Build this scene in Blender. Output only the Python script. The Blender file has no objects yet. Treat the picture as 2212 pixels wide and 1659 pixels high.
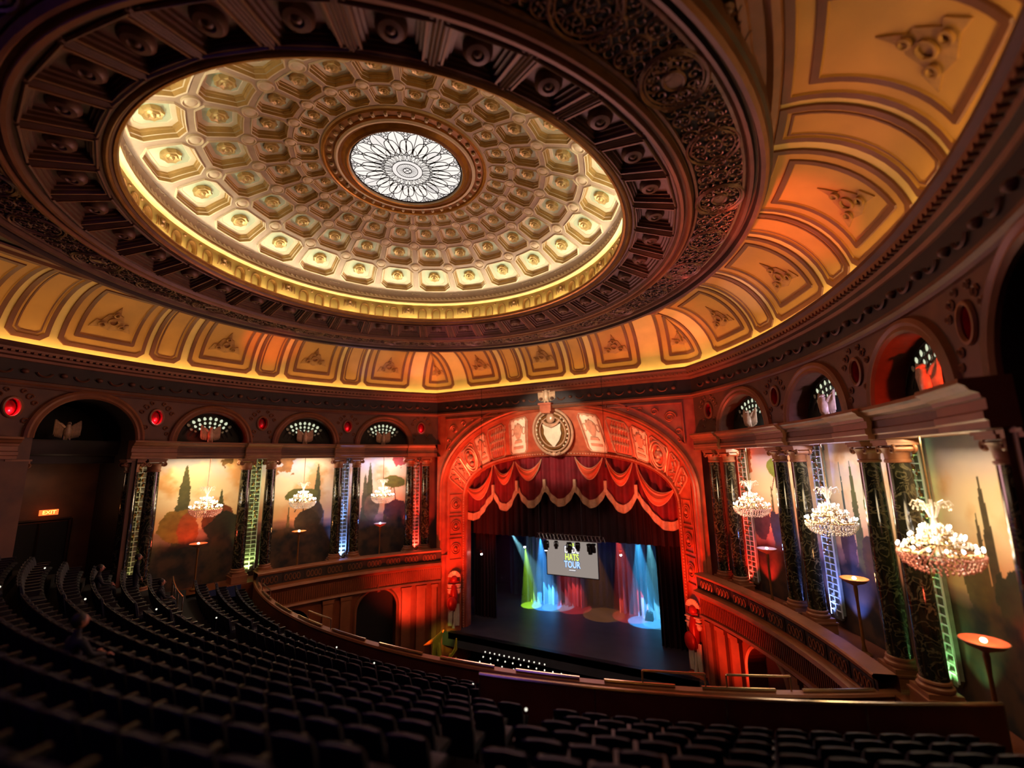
import bpy, math, random
import numpy as np
from mathutils import Vector, Matrix
random.seed(7); rng = np.random.default_rng(7)
PI = math.pi; sin = math.sin; cos = math.cos; R = math.radians
S = 8.0; Z0 = 20.8          # one plan unit is 8 m; the dome opening lies 20.8 m above the stalls floor
scn = bpy.context.scene; C = scn.collection
def W(x, y, z): return Vector((x*S, y*S, z*S+Z0))

# ---------------------------------------------------------------- camera
F, YAW, PIT, ROL = 943.6, .47701, .17516, -.01745
cy, sy, cp, sp, cr, sr = cos(YAW), sin(YAW), cos(PIT), sin(PIT), cos(ROL), sin(ROL)
fwd = Vector((-sy*cp, cy*cp, sp)); rgt = Vector((cy, sy, 0)); up = rgt.cross(fwd)
r2 = rgt*cr+up*sr; u2 = up*cr-rgt*sr
cam = bpy.data.cameras.new('camera'); camo = bpy.data.objects.new('camera', cam); C.objects.link(camo)
M = Matrix((r2, u2, -fwd)).transposed().to_4x4(); M.translation = W(1.32087, -1.48072, -.98126); camo.matrix_world = M
cam.sensor_width = 36; cam.lens = F/2212*36; cam.clip_start = .05; cam.clip_end = 200
cam.dof.use_dof = True; cam.dof.focus_distance = 17; cam.dof.aperture_fstop = (cam.lens/1000)/.085
scn.camera = camo
# ---------------------------------------------------------------- world, exposure
w = bpy.data.worlds.new('world'); scn.world = w; w.use_nodes = True
w.node_tree.nodes['Background'].inputs[0].default_value = (.3, .22, .4, 1); w.node_tree.nodes['Background'].inputs[1].default_value = .02
vs = scn.view_settings; vs.view_transform = 'Standard'; vs.look = 'None'; vs.exposure = 0.0; vs.gamma = 1; vs.use_curve_mapping = False
try:
    scn.cycles.use_denoising = True; scn.cycles.max_bounces = 5; scn.cycles.diffuse_bounces = 3; scn.cycles.glossy_bounces = 2
    scn.cycles.transmission_bounces = 3; scn.cycles.volume_bounces = 0; scn.cycles.sample_clamp_indirect = 4; scn.cycles.use_light_tree = True
    scn.cycles.caustics_reflective = False; scn.cycles.caustics_refractive = False; scn.cycles.volume_step_rate = 4
except Exception: pass

def lin(h):
    h = h.lstrip('#'); c = [int(h[i:i+2], 16)/255 for i in (0, 2, 4)]
    return tuple(x/12.92 if x <= .04045 else ((x+.055)/1.055)**2.4 for x in c)
def aim(o, tgt):
    o.rotation_euler = (Vector(tgt)-o.location).to_track_quat('-Z', 'Y').to_euler()
def spot(p, t, col, power, deg, blend=.3, size=.1):
    l = bpy.data.lights.new('spot', 'SPOT'); l.energy = power; l.color = col; l.spot_size = R(deg); l.spot_blend = blend; l.shadow_soft_size = size
    o = bpy.data.objects.new('spot_light', l); C.objects.link(o); o.location = W(*p); aim(o, W(*t)); return o
def point(p, col, power, size=.1):
    l = bpy.data.lights.new('point', 'POINT'); l.energy = power; l.color = col; l.shadow_soft_size = size
    o = bpy.data.objects.new('point_light', l); C.objects.link(o); o.location = W(*p); return o
def area(p, t, col, power, sx, syy):
    l = bpy.data.lights.new('area', 'AREA'); l.energy = power; l.color = col; l.shape = 'RECTANGLE'; l.size = sx; l.size_y = syy
    o = bpy.data.objects.new('area_light', l); C.objects.link(o); o.location = W(*p); aim(o, W(*t)); return o
def sidept(s, th, r, z=0): return (s*(-1.05+r*cos(R(th))), -.27+r*sin(R(th)), z)

RED = (1, .06, .02); ORANGE = (1, .35, .08); BLUE = (.12, .22, 1); LILAC = (.5, .45, 1); GREEN = (.55, 1, .25); WARM = (1, .72, .38); AMBER = (1, .55, .12)
for th, k in ((-9.3, 26), (2.9, 16), (15.2, 2), (27.5, 5), (39.7, 6)):
    point(sidept(-1, th, 2.875, -.705), (1, .12, .16), k*.35, .04)
for th in (2.9, 15.2, 27.5): point(sidept(1, th, 2.90, -.71), (1, .1, .15), 1.2, .03)
point(sidept(-1, -3.2, 3.1, -1.05), (1, .6, .35), 14, .3)  # added dim fill that brightens the tall left bay
spot((-.35, .5, -1.6), (-.80, 1.33, -2.15), (.85, 1, .08), 3500, 9, 1, .1)
area((.2, -1.9, -.35), (.0, -.6, -1.5), (.22, .12, 1), 90, 6, 2)  # added violet fill that tints the balcony seats, no lamp stands there
for th, k in ((20, 1), (29, 1)): spot(sidept(-1, th, 2.0, -1.3), sidept(-1, th, 2.84, -1.92), (1, .5, .22), 260, 60, 1, .3)  # added warm fill on the left box front, without fixtures
spot((.6, .2, -1.3), sidept(1, 24, 2.84, -1.9), (1, .5, .22), 150, 60, 1, .3)
# added fill in mid-hall without any fixture: a soft point and a mauve panel
point((0, .3, -.35), (1, .62, .5), 330, 2.0)
area((0, 1.35, -1.1), (0, -.6, -.05), (1, .5, .5), 650, 9, 3)
# side bays: chandeliers and wall washers
for s in (-1, 1):
    for th, k in ((33.5, 1), (21.5, 1), (9.2, 1)):
        point(sidept(s, th, 2.80, -1.2), WARM, 85 if s < 0 else 120, .45)
        tc_ = {(-1, 33.5): (.85, .75, 1), (-1, 21.5): (1, .82, .75), (1, 33.5): (1, .85, .75), (1, 21.5): (.8, .78, 1)}.get((s, th), (1, .78, .45))
        a_ = area(sidept(s, th, 2.93, -.937), sidept(s, th, 3.035, -1.35), tc_, 85 if s < 0 else 90, .35, 3.0)
        a_.rotation_euler = (Matrix.Rotation(R(90+s*th), 3, 'Z') @ Matrix.Rotation(R(14 if s < 0 else 14), 3, 'X') @ Matrix.Rotation(PI/2, 3, 'Z')).to_euler()
# coloured uplights on the trellis pilasters behind the column pairs
for s, th, col, pw in ((-1, 3.6, (.8, .75, .25), 60), (-1, 15.9, (.75, 1, .35), 110), (-1, 28.1, (.15, .3, 1), 420), (-1, 40, (1, .03, .02), 420),
                       (1, 15.8, (.35, 1, .35), 60), (1, 27.0, (.15, .22, 1), 420), (1, 38.4, (1, .03, .02), 420)):
    tm = {3: 39.45, 2: 28.0, 1: 15.5, 0: 2.55}[0 if th < 6 else 1 if th < 20 else 2 if th < 30 else 3]
    spot(sidept(s, tm, 2.985, -1.735), sidept(s, th, 3.025, -1.45), col, pw*4, 60, .7, .05)
    spot(sidept(s, tm, 2.93, -1.735), sidept(s, th, 3.025, -1.12), col, pw*22, 15, .9, .04)
    spot(sidept(s, tm, 2.85, -1.70), sidept(s, th, 3.025, -1.0), col, pw*16, 13, .9, .04)
    if s > 0: spot(sidept(s, th-2.2, 2.97, -1.735), sidept(s, th-1.8, 3.035, -1.35), col, pw*2.2, 75, .9, .05)
# red floods on the proscenium, its side walls and the box fronts
for s in (-1, 1):
    spot((s*.62, 1.25, -2.2), (s*.96, 1.80, -1.3), RED, 4200, 70, .8, .3)
    spot(sidept(s, 37, 2.35, -2.3), sidept(s, 40, 2.9, -1.75), RED, 2600, 85, .9, .3)
    spot((s*.3, 1.0, -1.9), (s*.75, 1.75, -.85), (1, .17, .08), 4600, 60, .8, .3)
spot((.1, .25, -.62), (0, 1.78, -.77), (1, .85, .68), 7000, 30, .5, .2)
spot((0, .3, -1.7), (0, 1.8, -.75), (1, .3, .15), 900, 40, .8, .2)
spot((.2, .2, -.6), (0, 1.9, -1.1), (1, .35, .2), 450, 42, .7, .2)
# coloured pools on the cove
for p, t, c, pw, dg in (((.9, .2, -.84), (1.56, .34, -.10), (1, .16, .07), 2600, 32), ((.7, .5, -.84), (1.42, .0, -.05), (1, .22, .1), 1200, 34), ((1.2, .9, -.84), (1.42, .98, -.1), (.6, .45, 1), 700, 22),
                        ((-.9, .0, -.84), (-1.58, .42, -.10), (1, .1, .04), 2200, 24), ((-.7, 1.1, -.84), (-1.12, 1.45, -.10), (1, .3, .4), 700, 20),
                        ((-.5, .8, -.84), (-1.33, 1.1, -.10), (.7, .5, 1), 700, 22), ((.9, 1.2, -.84), (1.12, 1.45, -.10), (1, .25, .3), 700, 20),
                        ((-.2, .7, -.9), (-.45, 1.12, -.04), (1, .2, .5), 600, 30), ((.9, .6, -1.0), (1.28, .6, -.07), (1, .18, .12), 1200, 50)):
    spot(p, t, c, pw, dg, .7, .1)
# wall arches that catch a coloured light
for s, th, c, pw in ((1, 9.2, RED, 160), (1, 21.5, LILAC, 130), (1, 33.5, (.8, .8, 1), 60), (-1, 9.2, RED, 40)):
    spot(sidept(s, th-3.4, 2.90, -.80), sidept(s, th+4, 2.97, -.70), c, pw, 80, .6, .05)
# stage lights
YS = 2.66; ZS = -2.35
for p, t, c, pw, dg in (((-.60, 2.45, -1.80), (-.62, 2.60, ZS), (.45, 1, .03), 5000, 15), ((-.42, 2.40, -1.68), (-.48, 2.64, ZS), (.05, .35, 1), 9000, 17), ((-.62, 2.2, -1.62), (-.38, 2.66, ZS), (.3, .8, 1), 4500, 13),
                        ((-.22, 2.40, -1.60), (-.22, 2.68, ZS), (1, .05, .04), 3000, 17), ((.30, 2.40, -1.60), (.32, 2.68, ZS), (1, .06, .03), 3000, 18), ((.05, 2.40, -1.60), (.08, 2.62, ZS), (1, .35, .05), 1100, 20),
                        ((.46, 2.45, -1.60), (.46, 2.60, ZS), (.05, .45, 1), 9000, 17), ((.60, 2.2, -1.60), (.56, 2.62, ZS), (.2, .75, 1), 4500, 14)):
    spot(p, t, c, pw*2.7, dg*1.35, .06, .03)
area((0, 2.5, -1.3), (0, 2.9, -2.0), (.03, .06, 1), 60, 9, 1)
spot((-.62, 2.1, -1.5), (-.85, 2.35, -2.1), (1, .05, .25), 160, 50, .8)

# ---------------------------------------------------------------- materials
MATS = {}
def mat(name, col, rough=.6, metal=0, var=.25, scale=3, bump=0, col2=None, spec=.4, emit=None, estr=0):
    m = bpy.data.materials.new(name); m.use_nodes = True; nt = m.node_tree; n = nt.nodes; b = n['Principled BSDF']
    c = lin(col) if isinstance(col, str) else col
    c2 = lin(col2) if isinstance(col2, str) else (col2 or tuple(x*(1-var) for x in c))
    tc = n.new('ShaderNodeTexCoord'); nz = n.new('ShaderNodeTexNoise'); nz.inputs['Scale'].default_value = scale; nz.inputs['Detail'].default_value = 6
    cr_ = n.new('ShaderNodeValToRGB'); cr_.color_ramp.elements[0].position = .32; cr_.color_ramp.elements[1].position = .68
    cr_.color_ramp.elements[0].color = (*c2, 1); cr_.color_ramp.elements[1].color = (*c, 1)
    nt.links.new(tc.outputs['Object'], nz.inputs['Vector']); nt.links.new(nz.outputs[0], cr_.inputs[0]); nt.links.new(cr_.outputs[0], b.inputs['Base Color'])
    b.inputs['Roughness'].default_value = rough; b.inputs['Metallic'].default_value = metal; b.inputs['Specular IOR Level'].default_value = spec
    if bump:
        bp = n.new('ShaderNodeBump'); bp.inputs['Strength'].default_value = bump; bp.inputs['Distance'].default_value = .05
        nt.links.new(nz.outputs[0], bp.inputs['Height']); nt.links.new(bp.outputs[0], b.inputs['Normal'])
    if emit: b.inputs['Emission Color'].default_value = (*emit, 1); b.inputs['Emission Strength'].default_value = estr
    MATS[name] = m; return m
def glow(name, col, st, sample=True):
    m = bpy.data.materials.new(name); m.use_nodes = True; nt = m.node_tree; nt.nodes.clear()
    e = nt.nodes.new('ShaderNodeEmission'); e.inputs[0].default_value = (*col, 1); e.inputs[1].default_value = st
    o = nt.nodes.new('ShaderNodeOutputMaterial'); nt.links.new(e.outputs[0], o.inputs[0])
    if not sample: m.cycles.emission_sampling = 'NONE'
    MATS[name] = m; return m
def marble():
    m = mat('marble', '#2b2a1c', .12, 0, 0, 2, 0, '#0c0d09', .6); nt = m.node_tree; n = nt.nodes; b = n['Principled BSDF']
    tc = n.new('ShaderNodeTexCoord'); nz = n.new('ShaderNodeTexNoise'); nz.inputs['Scale'].default_value = 2.6; nz.inputs['Detail'].default_value = 12; nz.inputs['Distortion'].default_value = 1.2
    r = n.new('ShaderNodeValToRGB'); e = r.color_ramp.elements
    e[0].position = .47; e[0].color = (0, 0, 0, 1); e[1].position = .5; e[1].color = (.55, .55, .55, 1); k = e.new(.53); k.color = (0, 0, 0, 1)
    mx = n.new('ShaderNodeMix'); mx.data_type = 'RGBA'; mx.inputs[7].default_value = (*lin('#7d7455'), 1)
    nt.links.new(tc.outputs['Object'], nz.inputs['Vector']); nt.links.new(nz.outputs[0], r.inputs[0]); nt.links.new(r.outputs[0], mx.inputs[0])
    src = b.inputs['Base Color'].links[0].from_socket; nt.links.new(src, mx.inputs[6]); nt.links.new(mx.outputs[2], b.inputs['Base Color']); return m
marble()
mat('rib', '#b8a286', .5, 0, .2, 2, .1); mat('cream', '#e8d6ae', .45, 0, .15, 2, .1); mat('goldtan', '#c4a060', .45, .15, .25, 3, .15)
mat('mint', '#c6d6b0', .55, 0, .15, 2); mat('rosette', '#dcc07c', .35, .35, .35, 4, .3); mat('frieze', '#94783a', .45, .2, .3, 2, .2); mat('frieze_dark', '#6b4412', .5, .2, .3, 3)
mat('gold', '#b07a2c', .32, .55, .35, 4, .25); mat('oldgold', '#8a5a26', .4, .4, .4, 3, .25)
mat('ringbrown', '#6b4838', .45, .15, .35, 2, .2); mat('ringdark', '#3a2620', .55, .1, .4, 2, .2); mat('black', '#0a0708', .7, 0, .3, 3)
mat('covegold', '#c08a3c', .6, 0, .22, .8, .05); mat('covecream', '#d8b468', .5, 0, .2, 1.0, .05); mat('covedim', '#a87638', .6, 0, .3, 6, .1); mat('covebrown', '#6e3d1c', .5, 0, .35, 1.2, .1)
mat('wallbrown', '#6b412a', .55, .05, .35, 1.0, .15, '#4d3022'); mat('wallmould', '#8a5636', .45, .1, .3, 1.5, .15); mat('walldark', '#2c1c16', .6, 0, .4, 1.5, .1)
mat('proscenium', '#c46a45', .38, .25, .3, 1.5, .2, '#9a4a30'); mat('relief', '#e0b08a', .3, .35, .3, 3, .3); mat('pale', '#efe3c0', .35, .1, .2, 3, .2)
mat('redshield', '#b3261a', .35, .1, .2, 3); mat('trellis', '#c9cdbb', .5, 0, .2, 3); mat('trellisback', '#7d8068', .6, 0, .4, 5)
mat('lunette', '#2b2412', .7, 0, .4, 1.5, .2); mat('eagle', '#dcb68e', .4, .1, .3, 6, .3); mat('redbowl', '#c01c2c', .25, 0, .3, 2)
mat('velvet', '#7d0d18', .8, 0, .45, 1.2, .2); mat('swag', '#e2603a', .5, 0, .25, 1.5, .1); mat('fringe', '#c9a17c', .6, 0, .25, 6, .3)
mat('stagefloor', '#484950', .4, 0, .3, 1.0); mat('stageblack', '#070709', .8, 0, .3, 1.0); mat('navydrape', '#2b3358', .8, 0, .3, 1.0); mat('whitedrape', '#8d8f98', .8, 0, .2, 1.0)
mat('maroondrape', '#2c0a14', .8, 0, .3, 1.0); mat('metal', '#3a3a3e', .35, .8, .3, 5); mat('steel', '#9a9aa2', .3, .9, .2, 5); mat('brass', '#d0b58a', .22, .9, .2, 5)
mat('seatfab', '#0b0c22', .8, 0, .3, 2, .05); mat('seatshell', '#140e1a', .5, 0, .3, 2); mat('arm', '#1c141c', .45, 0, .3, 3); mat('carpet', '#120d18', .9, 0, .4, 2)
mat('railbrown', '#7a4226', .35, .1, .3, 1.5, .1); mat('cloth', '#14141f', .8, 0, .3, 3); mat('skin', '#a86e58', .5, 0, .15, 4); mat('hair', '#1a120e', .6, 0, .3, 8)
mat('crystal', '#fff3e6', .08, 0, .05, 8, 0, None, .9); mat('crystalpink', '#f2a99a', .1, 0, .1, 8, 0, None, .9)
mat('yellowlight', '#d8d840', .4, .2, .3, 4, .2); mat('bowl', '#c08a66', .4, .1, .25, 3); mat('doormat', '#1a1416', .5, 0, .3, 2)
mat('lead', '#0d0b0a', .5, .3, .2, 4); mat('filigree', '#7d5a4c', .38, .3, .35, 5, .2)
def mural_mat():
    m = bpy.data.materials.new('mural'); m.use_nodes = True; nt = m.node_tree; b = nt.nodes['Principled BSDF']
    a = nt.nodes.new('ShaderNodeAttribute'); a.attribute_name = 'paint'; nt.links.new(a.outputs['Color'], b.inputs['Base Color']); b.inputs['Roughness'].default_value = .75
    MATS['mural'] = m
mural_mat()
glow('coveled', (1, .66, .27), 15); glow('dometrough', (1, .88, .66), 112)
glow('bulb', (1, .88, .74), 34, False); glow('windowlight', (.85, .9, .62), .8, False); glow('sky1', (1, .92, .85), 1.05, False); glow('sky2', (.95, .88, .83), 1.0, False); glow('sky3', (.84, .78, .74), .9, False)
glow('redlamp', (1, .12, .06), 90, False); glow('orangelamp', (1, .5, .2), 90, False); glow('bluelamp', (.3, .5, 1), 90, False); glow('dotglow', (.9, .85, .7), 1.2, False); glow('whitelamp', (.8, .9, 1), 40, False)
glow('exitred', (1, .16, .03), 1.6, False); glow('exityellow', (1, .85, .1), 3.5, False); glow('screen', (.30, .25, .22), 1.0, False)
glow('tgreen', (.7, .9, .12), 1.5, False); glow('tblue', (.4, .62, 1), 1.5, False); glow('twhite', (1, .95, .9), 1.2, False); glow('tdark', (.03, .05, .16), 1.0, False)

# ---------------------------------------------------------------- mesh builder
class MB:
    def __init__(s): s.v = []; s.f = []; s.m = []; s.cm = 0
    def add(s, vs, fs, mi=None):
        o = len(s.v); s.v += [tuple(p) for p in vs]; s.f += [tuple(i+o for i in f) for f in fs]; s.m += [s.cm if mi is None else mi]*len(fs)
    def quad(s, a, b, c, d, mi=None): s.add([a, b, c, d], [(0, 1, 2, 3)], mi)
    def box(s, c, d, rz=0, mi=None, tilt=None):
        vs = []
        Rm = Matrix.Rotation(rz, 3, 'Z')
        if tilt is not None: Rm = Rm @ Matrix.Rotation(tilt, 3, 'X')
        for x in (-1, 1):
            for y in (-1, 1):
                for z in (-1, 1): vs.append(Vector(c)+Rm @ Vector((x*d[0]/2, y*d[1]/2, z*d[2]/2)))
        s.add(vs, [(0, 1, 3, 2), (4, 6, 7, 5), (0, 4, 5, 1), (2, 3, 7, 6), (0, 2, 6, 4), (1, 5, 7, 3)], mi)
    def grid(s, rows, mi=None, closed=False):
        n = len(rows[0]); vs = [p for r in rows for p in r]; fs = []
        for i in range(len(rows)-1):
            for j in range(n-(0 if closed else 1)):
                k = (j+1) % n; fs.append((i*n+j, i*n+k, (i+1)*n+k, (i+1)*n+j))
        s.add(vs, fs, mi)
    def tube(s, pts, r, n=6, mi=None, closed=False, caps=True):
        pts = [Vector(p) for p in pts]; rows = []; m = len(pts)
        rr = r if hasattr(r, '__len__') else [r]*m
        t0 = (pts[1]-pts[0]).normalized(); a = Vector((0, 0, 1)) if abs(t0.z) < .9 else Vector((1, 0, 0)); nrm = t0.cross(a).normalized()
        for i, p in enumerate(pts):
            if closed: t = (pts[(i+1) % m]-pts[i-1])
            else: t = pts[min(i+1, m-1)]-pts[max(i-1, 0)]
            if t.length < 1e-9: t = t0
            t = t.normalized(); nrm = (nrm-t*nrm.dot(t)); nrm = nrm.normalized() if nrm.length > 1e-6 else t.orthogonal().normalized(); b = t.cross(nrm)
            rows.append([p+(nrm*cos(2*PI*k/n)+b*sin(2*PI*k/n))*rr[i] for k in range(n)])
        if closed: rows.append(rows[0])
        s.grid(rows, mi, True)
        if caps and not closed:
            s.add(rows[0], [tuple(range(n))[::-1]], mi); s.add(rows[-1], [tuple(range(n))], mi)
    def lathe(s, prof, n=32, c=(0, 0, 0), mi=None, a0=0, a1=2*PI, sx=1, sy=1):
        full = abs(a1-a0-2*PI) < 1e-6; k = n if full else n+1
        rows = [[(c[0]+r*cos(a0+(a1-a0)*j/n)*sx, c[1]+r*sin(a0+(a1-a0)*j/n)*sy, c[2]+z) for j in range(k)] for r, z in prof]
        s.grid(rows, mi, full)
    def ball(s, c, r, n=8, m=5, sc=(1, 1, 1), mi=None):
        rows = [[(c[0]+r*sc[0]*sin(PI*i/m)*cos(2*PI*j/n), c[1]+r*sc[1]*sin(PI*i/m)*sin(2*PI*j/n), c[2]+r*sc[2]*cos(PI*i/m)) for j in range(n)] for i in range(m+1)]
        s.grid(rows, mi, True)
    def prism(s, poly, f, d0, d1, mi=None):
        """poly: 2D points, f(u, v, d) -> 3D"""
        n = len(poly); a = [f(u, v, d0) for u, v in poly]; b = [f(u, v, d1) for u, v in poly]
        s.add(a+b, [tuple(range(n)), tuple(range(2*n-1, n-1, -1))]+[(i, i+n, (i+1) % n+n, (i+1) % n) for i in range(n)], mi)
    def mesh(s, name, mats, smooth=False, unit='U', org=(0, 0, 0), auto=None):
        me = bpy.data.meshes.new(name)
        v = np.array(s.v, dtype=float).reshape(-1, 3)-np.array(org, float)
        if unit == 'U':
            v = v*S
            if tuple(org) == (0, 0, 0): v[:, 2] += Z0
        me.from_pydata(v.tolist(), [], s.f)
        for m in ([mats] if isinstance(mats, str) else mats): me.materials.append(MATS[m])
        if len(me.polygons): me.polygons.foreach_set('material_index', s.m)
        if smooth:
            me.polygons.foreach_set('use_smooth', [True]*len(me.polygons))
            try: me.set_sharp_from_angle(angle=R(40))
            except Exception: pass
        me.update(); return me
def link(name, data, parent=None):
    o = bpy.data.objects.new(name, data); C.objects.link(o)
    if parent: o.parent = parent
    return o
def obj(name, mb, mats, parent=None, smooth=True, unit='U', org=(0, 0, 0)):
    return link(name, mb.mesh(name, mats, smooth, unit, org), parent)
def tag(o, label=None, cat=None, group=None, kind=None):
    if label: o['label'] = label
    if cat: o['category'] = cat
    if group: o['group'] = group
    if kind: o['kind'] = kind
    return o
def struct(name, mb=None, mats=None, label=None, smooth=True):
    o = obj(name, mb, mats, None, smooth) if mb else link(name, None)
    return tag(o, label, None, None, 'structure')
def thing(name, label, cat, loc, rz=0, group=None):
    o = link(name, None); o.location = loc; o.rotation_euler = (0, 0, rz); return tag(o, label, cat, group)
def copy_tree(o, parent=None):
    c = o.copy(); C.objects.link(c); c.parent = parent
    for ch in list(o.children): copy_tree(ch, c)
    return c
def octo(a, cut, b=None, n=3):
    b = a if b is None else b; c = cut
    P = [(a, -b+c*b), (a, b-c*b), (a-c*a, b), (-a+c*a, b), (-a, b-c*b), (-a, -b+c*b), (-a+c*a, -b), (a-c*a, -b)]; out = []
    for i in range(8):
        p, q = P[i], P[(i+1) % 8]
        for k in range(n): out.append((p[0]+(q[0]-p[0])*k/n, p[1]+(q[1]-p[1])*k/n))
    return out
def loft(mb, f, loops, fill=None):
    """loops: list of (poly, depth, material of the band that leads to the next loop)"""
    for (p0, d0, m0), (p1, d1, m1) in zip(loops, loops[1:]):
        mb.grid([[f(u, v, d0) for u, v in p0], [f(u, v, d1) for u, v in p1]], m0, True)
    if fill is not None:
        p, d, m = loops[-1]; mb.add([f(u, v, d) for u, v in p], [tuple(range(len(p)))], fill)
def sheet(mb, P, s0, s1, z0, z1, opens=(), ds=.04, mi=0, nz=1):
    ss = list(np.linspace(s0, s1, max(2, int(abs(s1-s0)/ds)+1)))
    for o in opens: ss = [s for s in ss if not (o['c']-o['hw']-1e-4 < s < o['c']+o['hw']+1e-4)]+[o['c']-o['hw']*cos(PI*k/20) for k in range(21)]
    ss.sort()
    for a, b in zip(ss, ss[1:]):
        m = (a+b)/2; o = next((o for o in opens if abs(m-o['c']) < o['hw']), None)
        if not o:
            for k in range(nz):
                za, zb = z0+(z1-z0)*k/nz, z0+(z1-z0)*(k+1)/nz
                mb.quad(P(a, za, 0), P(b, za, 0), P(b, zb, 0), P(a, zb, 0), mi)
            continue
        d = o.get('depth', .05); rm = o.get('rm', mi); bm = o.get('bm')
        A, B, Cc, D = o['zb'](a), o['zb'](b), o['zt'](b), o['zt'](a)
        if max(A, B) > z0+1e-5: mb.quad(P(a, z0, 0), P(b, z0, 0), P(b, B, 0), P(a, A, 0), mi); mb.quad(P(a, A, 0), P(b, B, 0), P(b, B, d), P(a, A, d), rm)
        mb.quad(P(a, D, 0), P(b, Cc, 0), P(b, z1, 0), P(a, z1, 0), mi); mb.quad(P(a, D, 0), P(b, Cc, 0), P(b, Cc, d), P(a, D, d), rm)
        if bm is not None: mb.quad(P(a, A, d), P(b, B, d), P(b, Cc, d), P(a, D, d), bm)
    for o in opens:
        for e in (o['c']-o['hw'], o['c']+o['hw']):
            A, D = o['zb'](e), o['zt'](e); d = o.get('depth', .05)
            if D-A > 1e-4: mb.quad(P(e, A, 0), P(e, D, 0), P(e, D, d), P(e, A, d), o.get('rm', mi))

# ================================================================ DOME (metres about the dome centre, stretched 1.017 along the axis)
DZ = [(1.05, .20), (1.0, .238), (.942, .270), (.84, .316), (.746, .352), (.66, .380), (.577, .402), (.5, .418), (.442, .427), (.385, .434)]
pf = np.polyfit([r for r, z in DZ], [z for r, z in DZ], 4)
def domez(r): return float(np.polyval(pf, r))
def domept(az, r, d=0):
    dz = float(np.polyval(np.polyder(pf), r)); l = math.hypot(dz, 1); n = (-dz/l, 1/l)
    rr = r+n[0]*d; z = domez(r)+n[1]*d; return (rr*cos(az)*S, rr*sin(az)*S, z*S)
def domeroot(name, label):
    o = link(name, None); o.location = (0, 0, Z0); o.scale = (1, 1.017, 1); return tag(o, label, None, None, 'structure')
dome = domeroot('ceiling_dome', 'round coffered dome in cream, gold and mint glowing above the hall')
ROWS = [(1.035, .84), (.84, .66), (.66, .505), (.505, .388)]
H = PI/24
def cell(ro, ri, az0): return lambda u, v, d=0: domept(az0+u*H, ro+(ri-ro)*(v+1)/2, d)
for i, (ro, ri) in enumerate(ROWS):
    k = (ro-ri)/.195; b = MB(); f = cell(ro, ri, 0); dp = .034*k
    a = .87
    loft(b, f, [(octo(1, .001), 0, 0), (octo(a, .36), 0, 1), (octo(a-.02, .36), -.007*k, 1), (octo(a-.055, .355), -.005*k, 2), (octo(a-.075, .35), dp*.3, 1), (octo(a-.11, .345), dp*.33, 2),
                (octo(a-.13, .34), dp*.7, 2), (octo(a-.165, .335), dp*.74, 2), (octo(a-.18, .33), dp*.95, 1), (octo(a-.33, .31), dp, 1), (octo(a-.35, .31), dp*1.06, 3)], 3)
    me = b.mesh('coffer', ['rib', 'cream', 'goldtan', 'mint'], True, 'm')
    # rosette boss
    rb = MB(); cx, cyy, cz = f(0, 0, dp); nn = Vector(f(0, 0, dp))-Vector(f(0, 0, dp-.02)); nn = -nn.normalized(); ux = Vector((0, 1, 0)); vx = nn.cross(ux)
    R0 = .038*k*S; rows = []
    for q, (rr, h) in enumerate(((1, 0), (1.0, .25), (.85, .5), (.62, .42), (.5, .62), (.28, .5), (.16, .72), (.02, .78))):
        row = []
        for j in range(24):
            an = 2*PI*j/24; rip = 1+(.10*cos(8*an) if q in (1, 2) else .12*cos(6*an+.4) if q == 4 else 0); p = Vector((cx, cyy, cz))+(ux*cos(an)+vx*sin(an))*R0*rr*rip+nn*R0*h*.85
            row.append(p)
        rows.append(row)
    rb.grid(rows, 0, True); rme = rb.mesh('rosette', ['rosette'], True, 'm')
    # ring boss at the crossings
    bb = MB(); c0 = Vector(domept(H, ri, -.002)); nb = (Vector(domept(H, ri, -.02))-Vector(domept(H, ri, 0))).normalized(); u0 = Vector((-sin(H), cos(H), 0)); v0 = nb.cross(u0); q = .034*k*S*.9
    rows = [[c0+(u0*cos(t)+v0*sin(t))*q*rr+nb*q*h for t in [2*PI*j/20 for j in range(20)]] for rr, h in ((1.0, -.1), (1, .22), (.86, .28), (.76, .08), (.7, .06), (.55, .24), (.3, .3), (.01, .3))]
    bb.grid(rows, 0, True); bme = bb.mesh('boss', ['cream'], True, 'm')
    for j in range(24):
        az = j*2*H
        o = link('coffer', me, dome); o.rotation_euler = (0, 0, az)
        r_ = link('rosette', rme, o)
        if i < 3: g = link('boss', bme, dome); g.rotation_euler = (0, 0, az)
    if i == 0:
        hb = MB(); c0 = Vector(domept(H, ro, -.002)); rows = [[c0+(u0*cos(t)+v0*sin(t))*q*rr*1.05+nb*q*h for t in [PI*j/10 for j in range(11)]] for rr, h in ((1.0, -.1), (1, .2), (.8, .22), (.7, .05), (.02, .2))]
        hb.grid(rows, 0); hme = hb.mesh('half_boss', ['cream'], True, 'm')
        for j in range(24): link('half_boss', hme, dome).rotation_euler = (0, 0, j*2*H)
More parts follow.
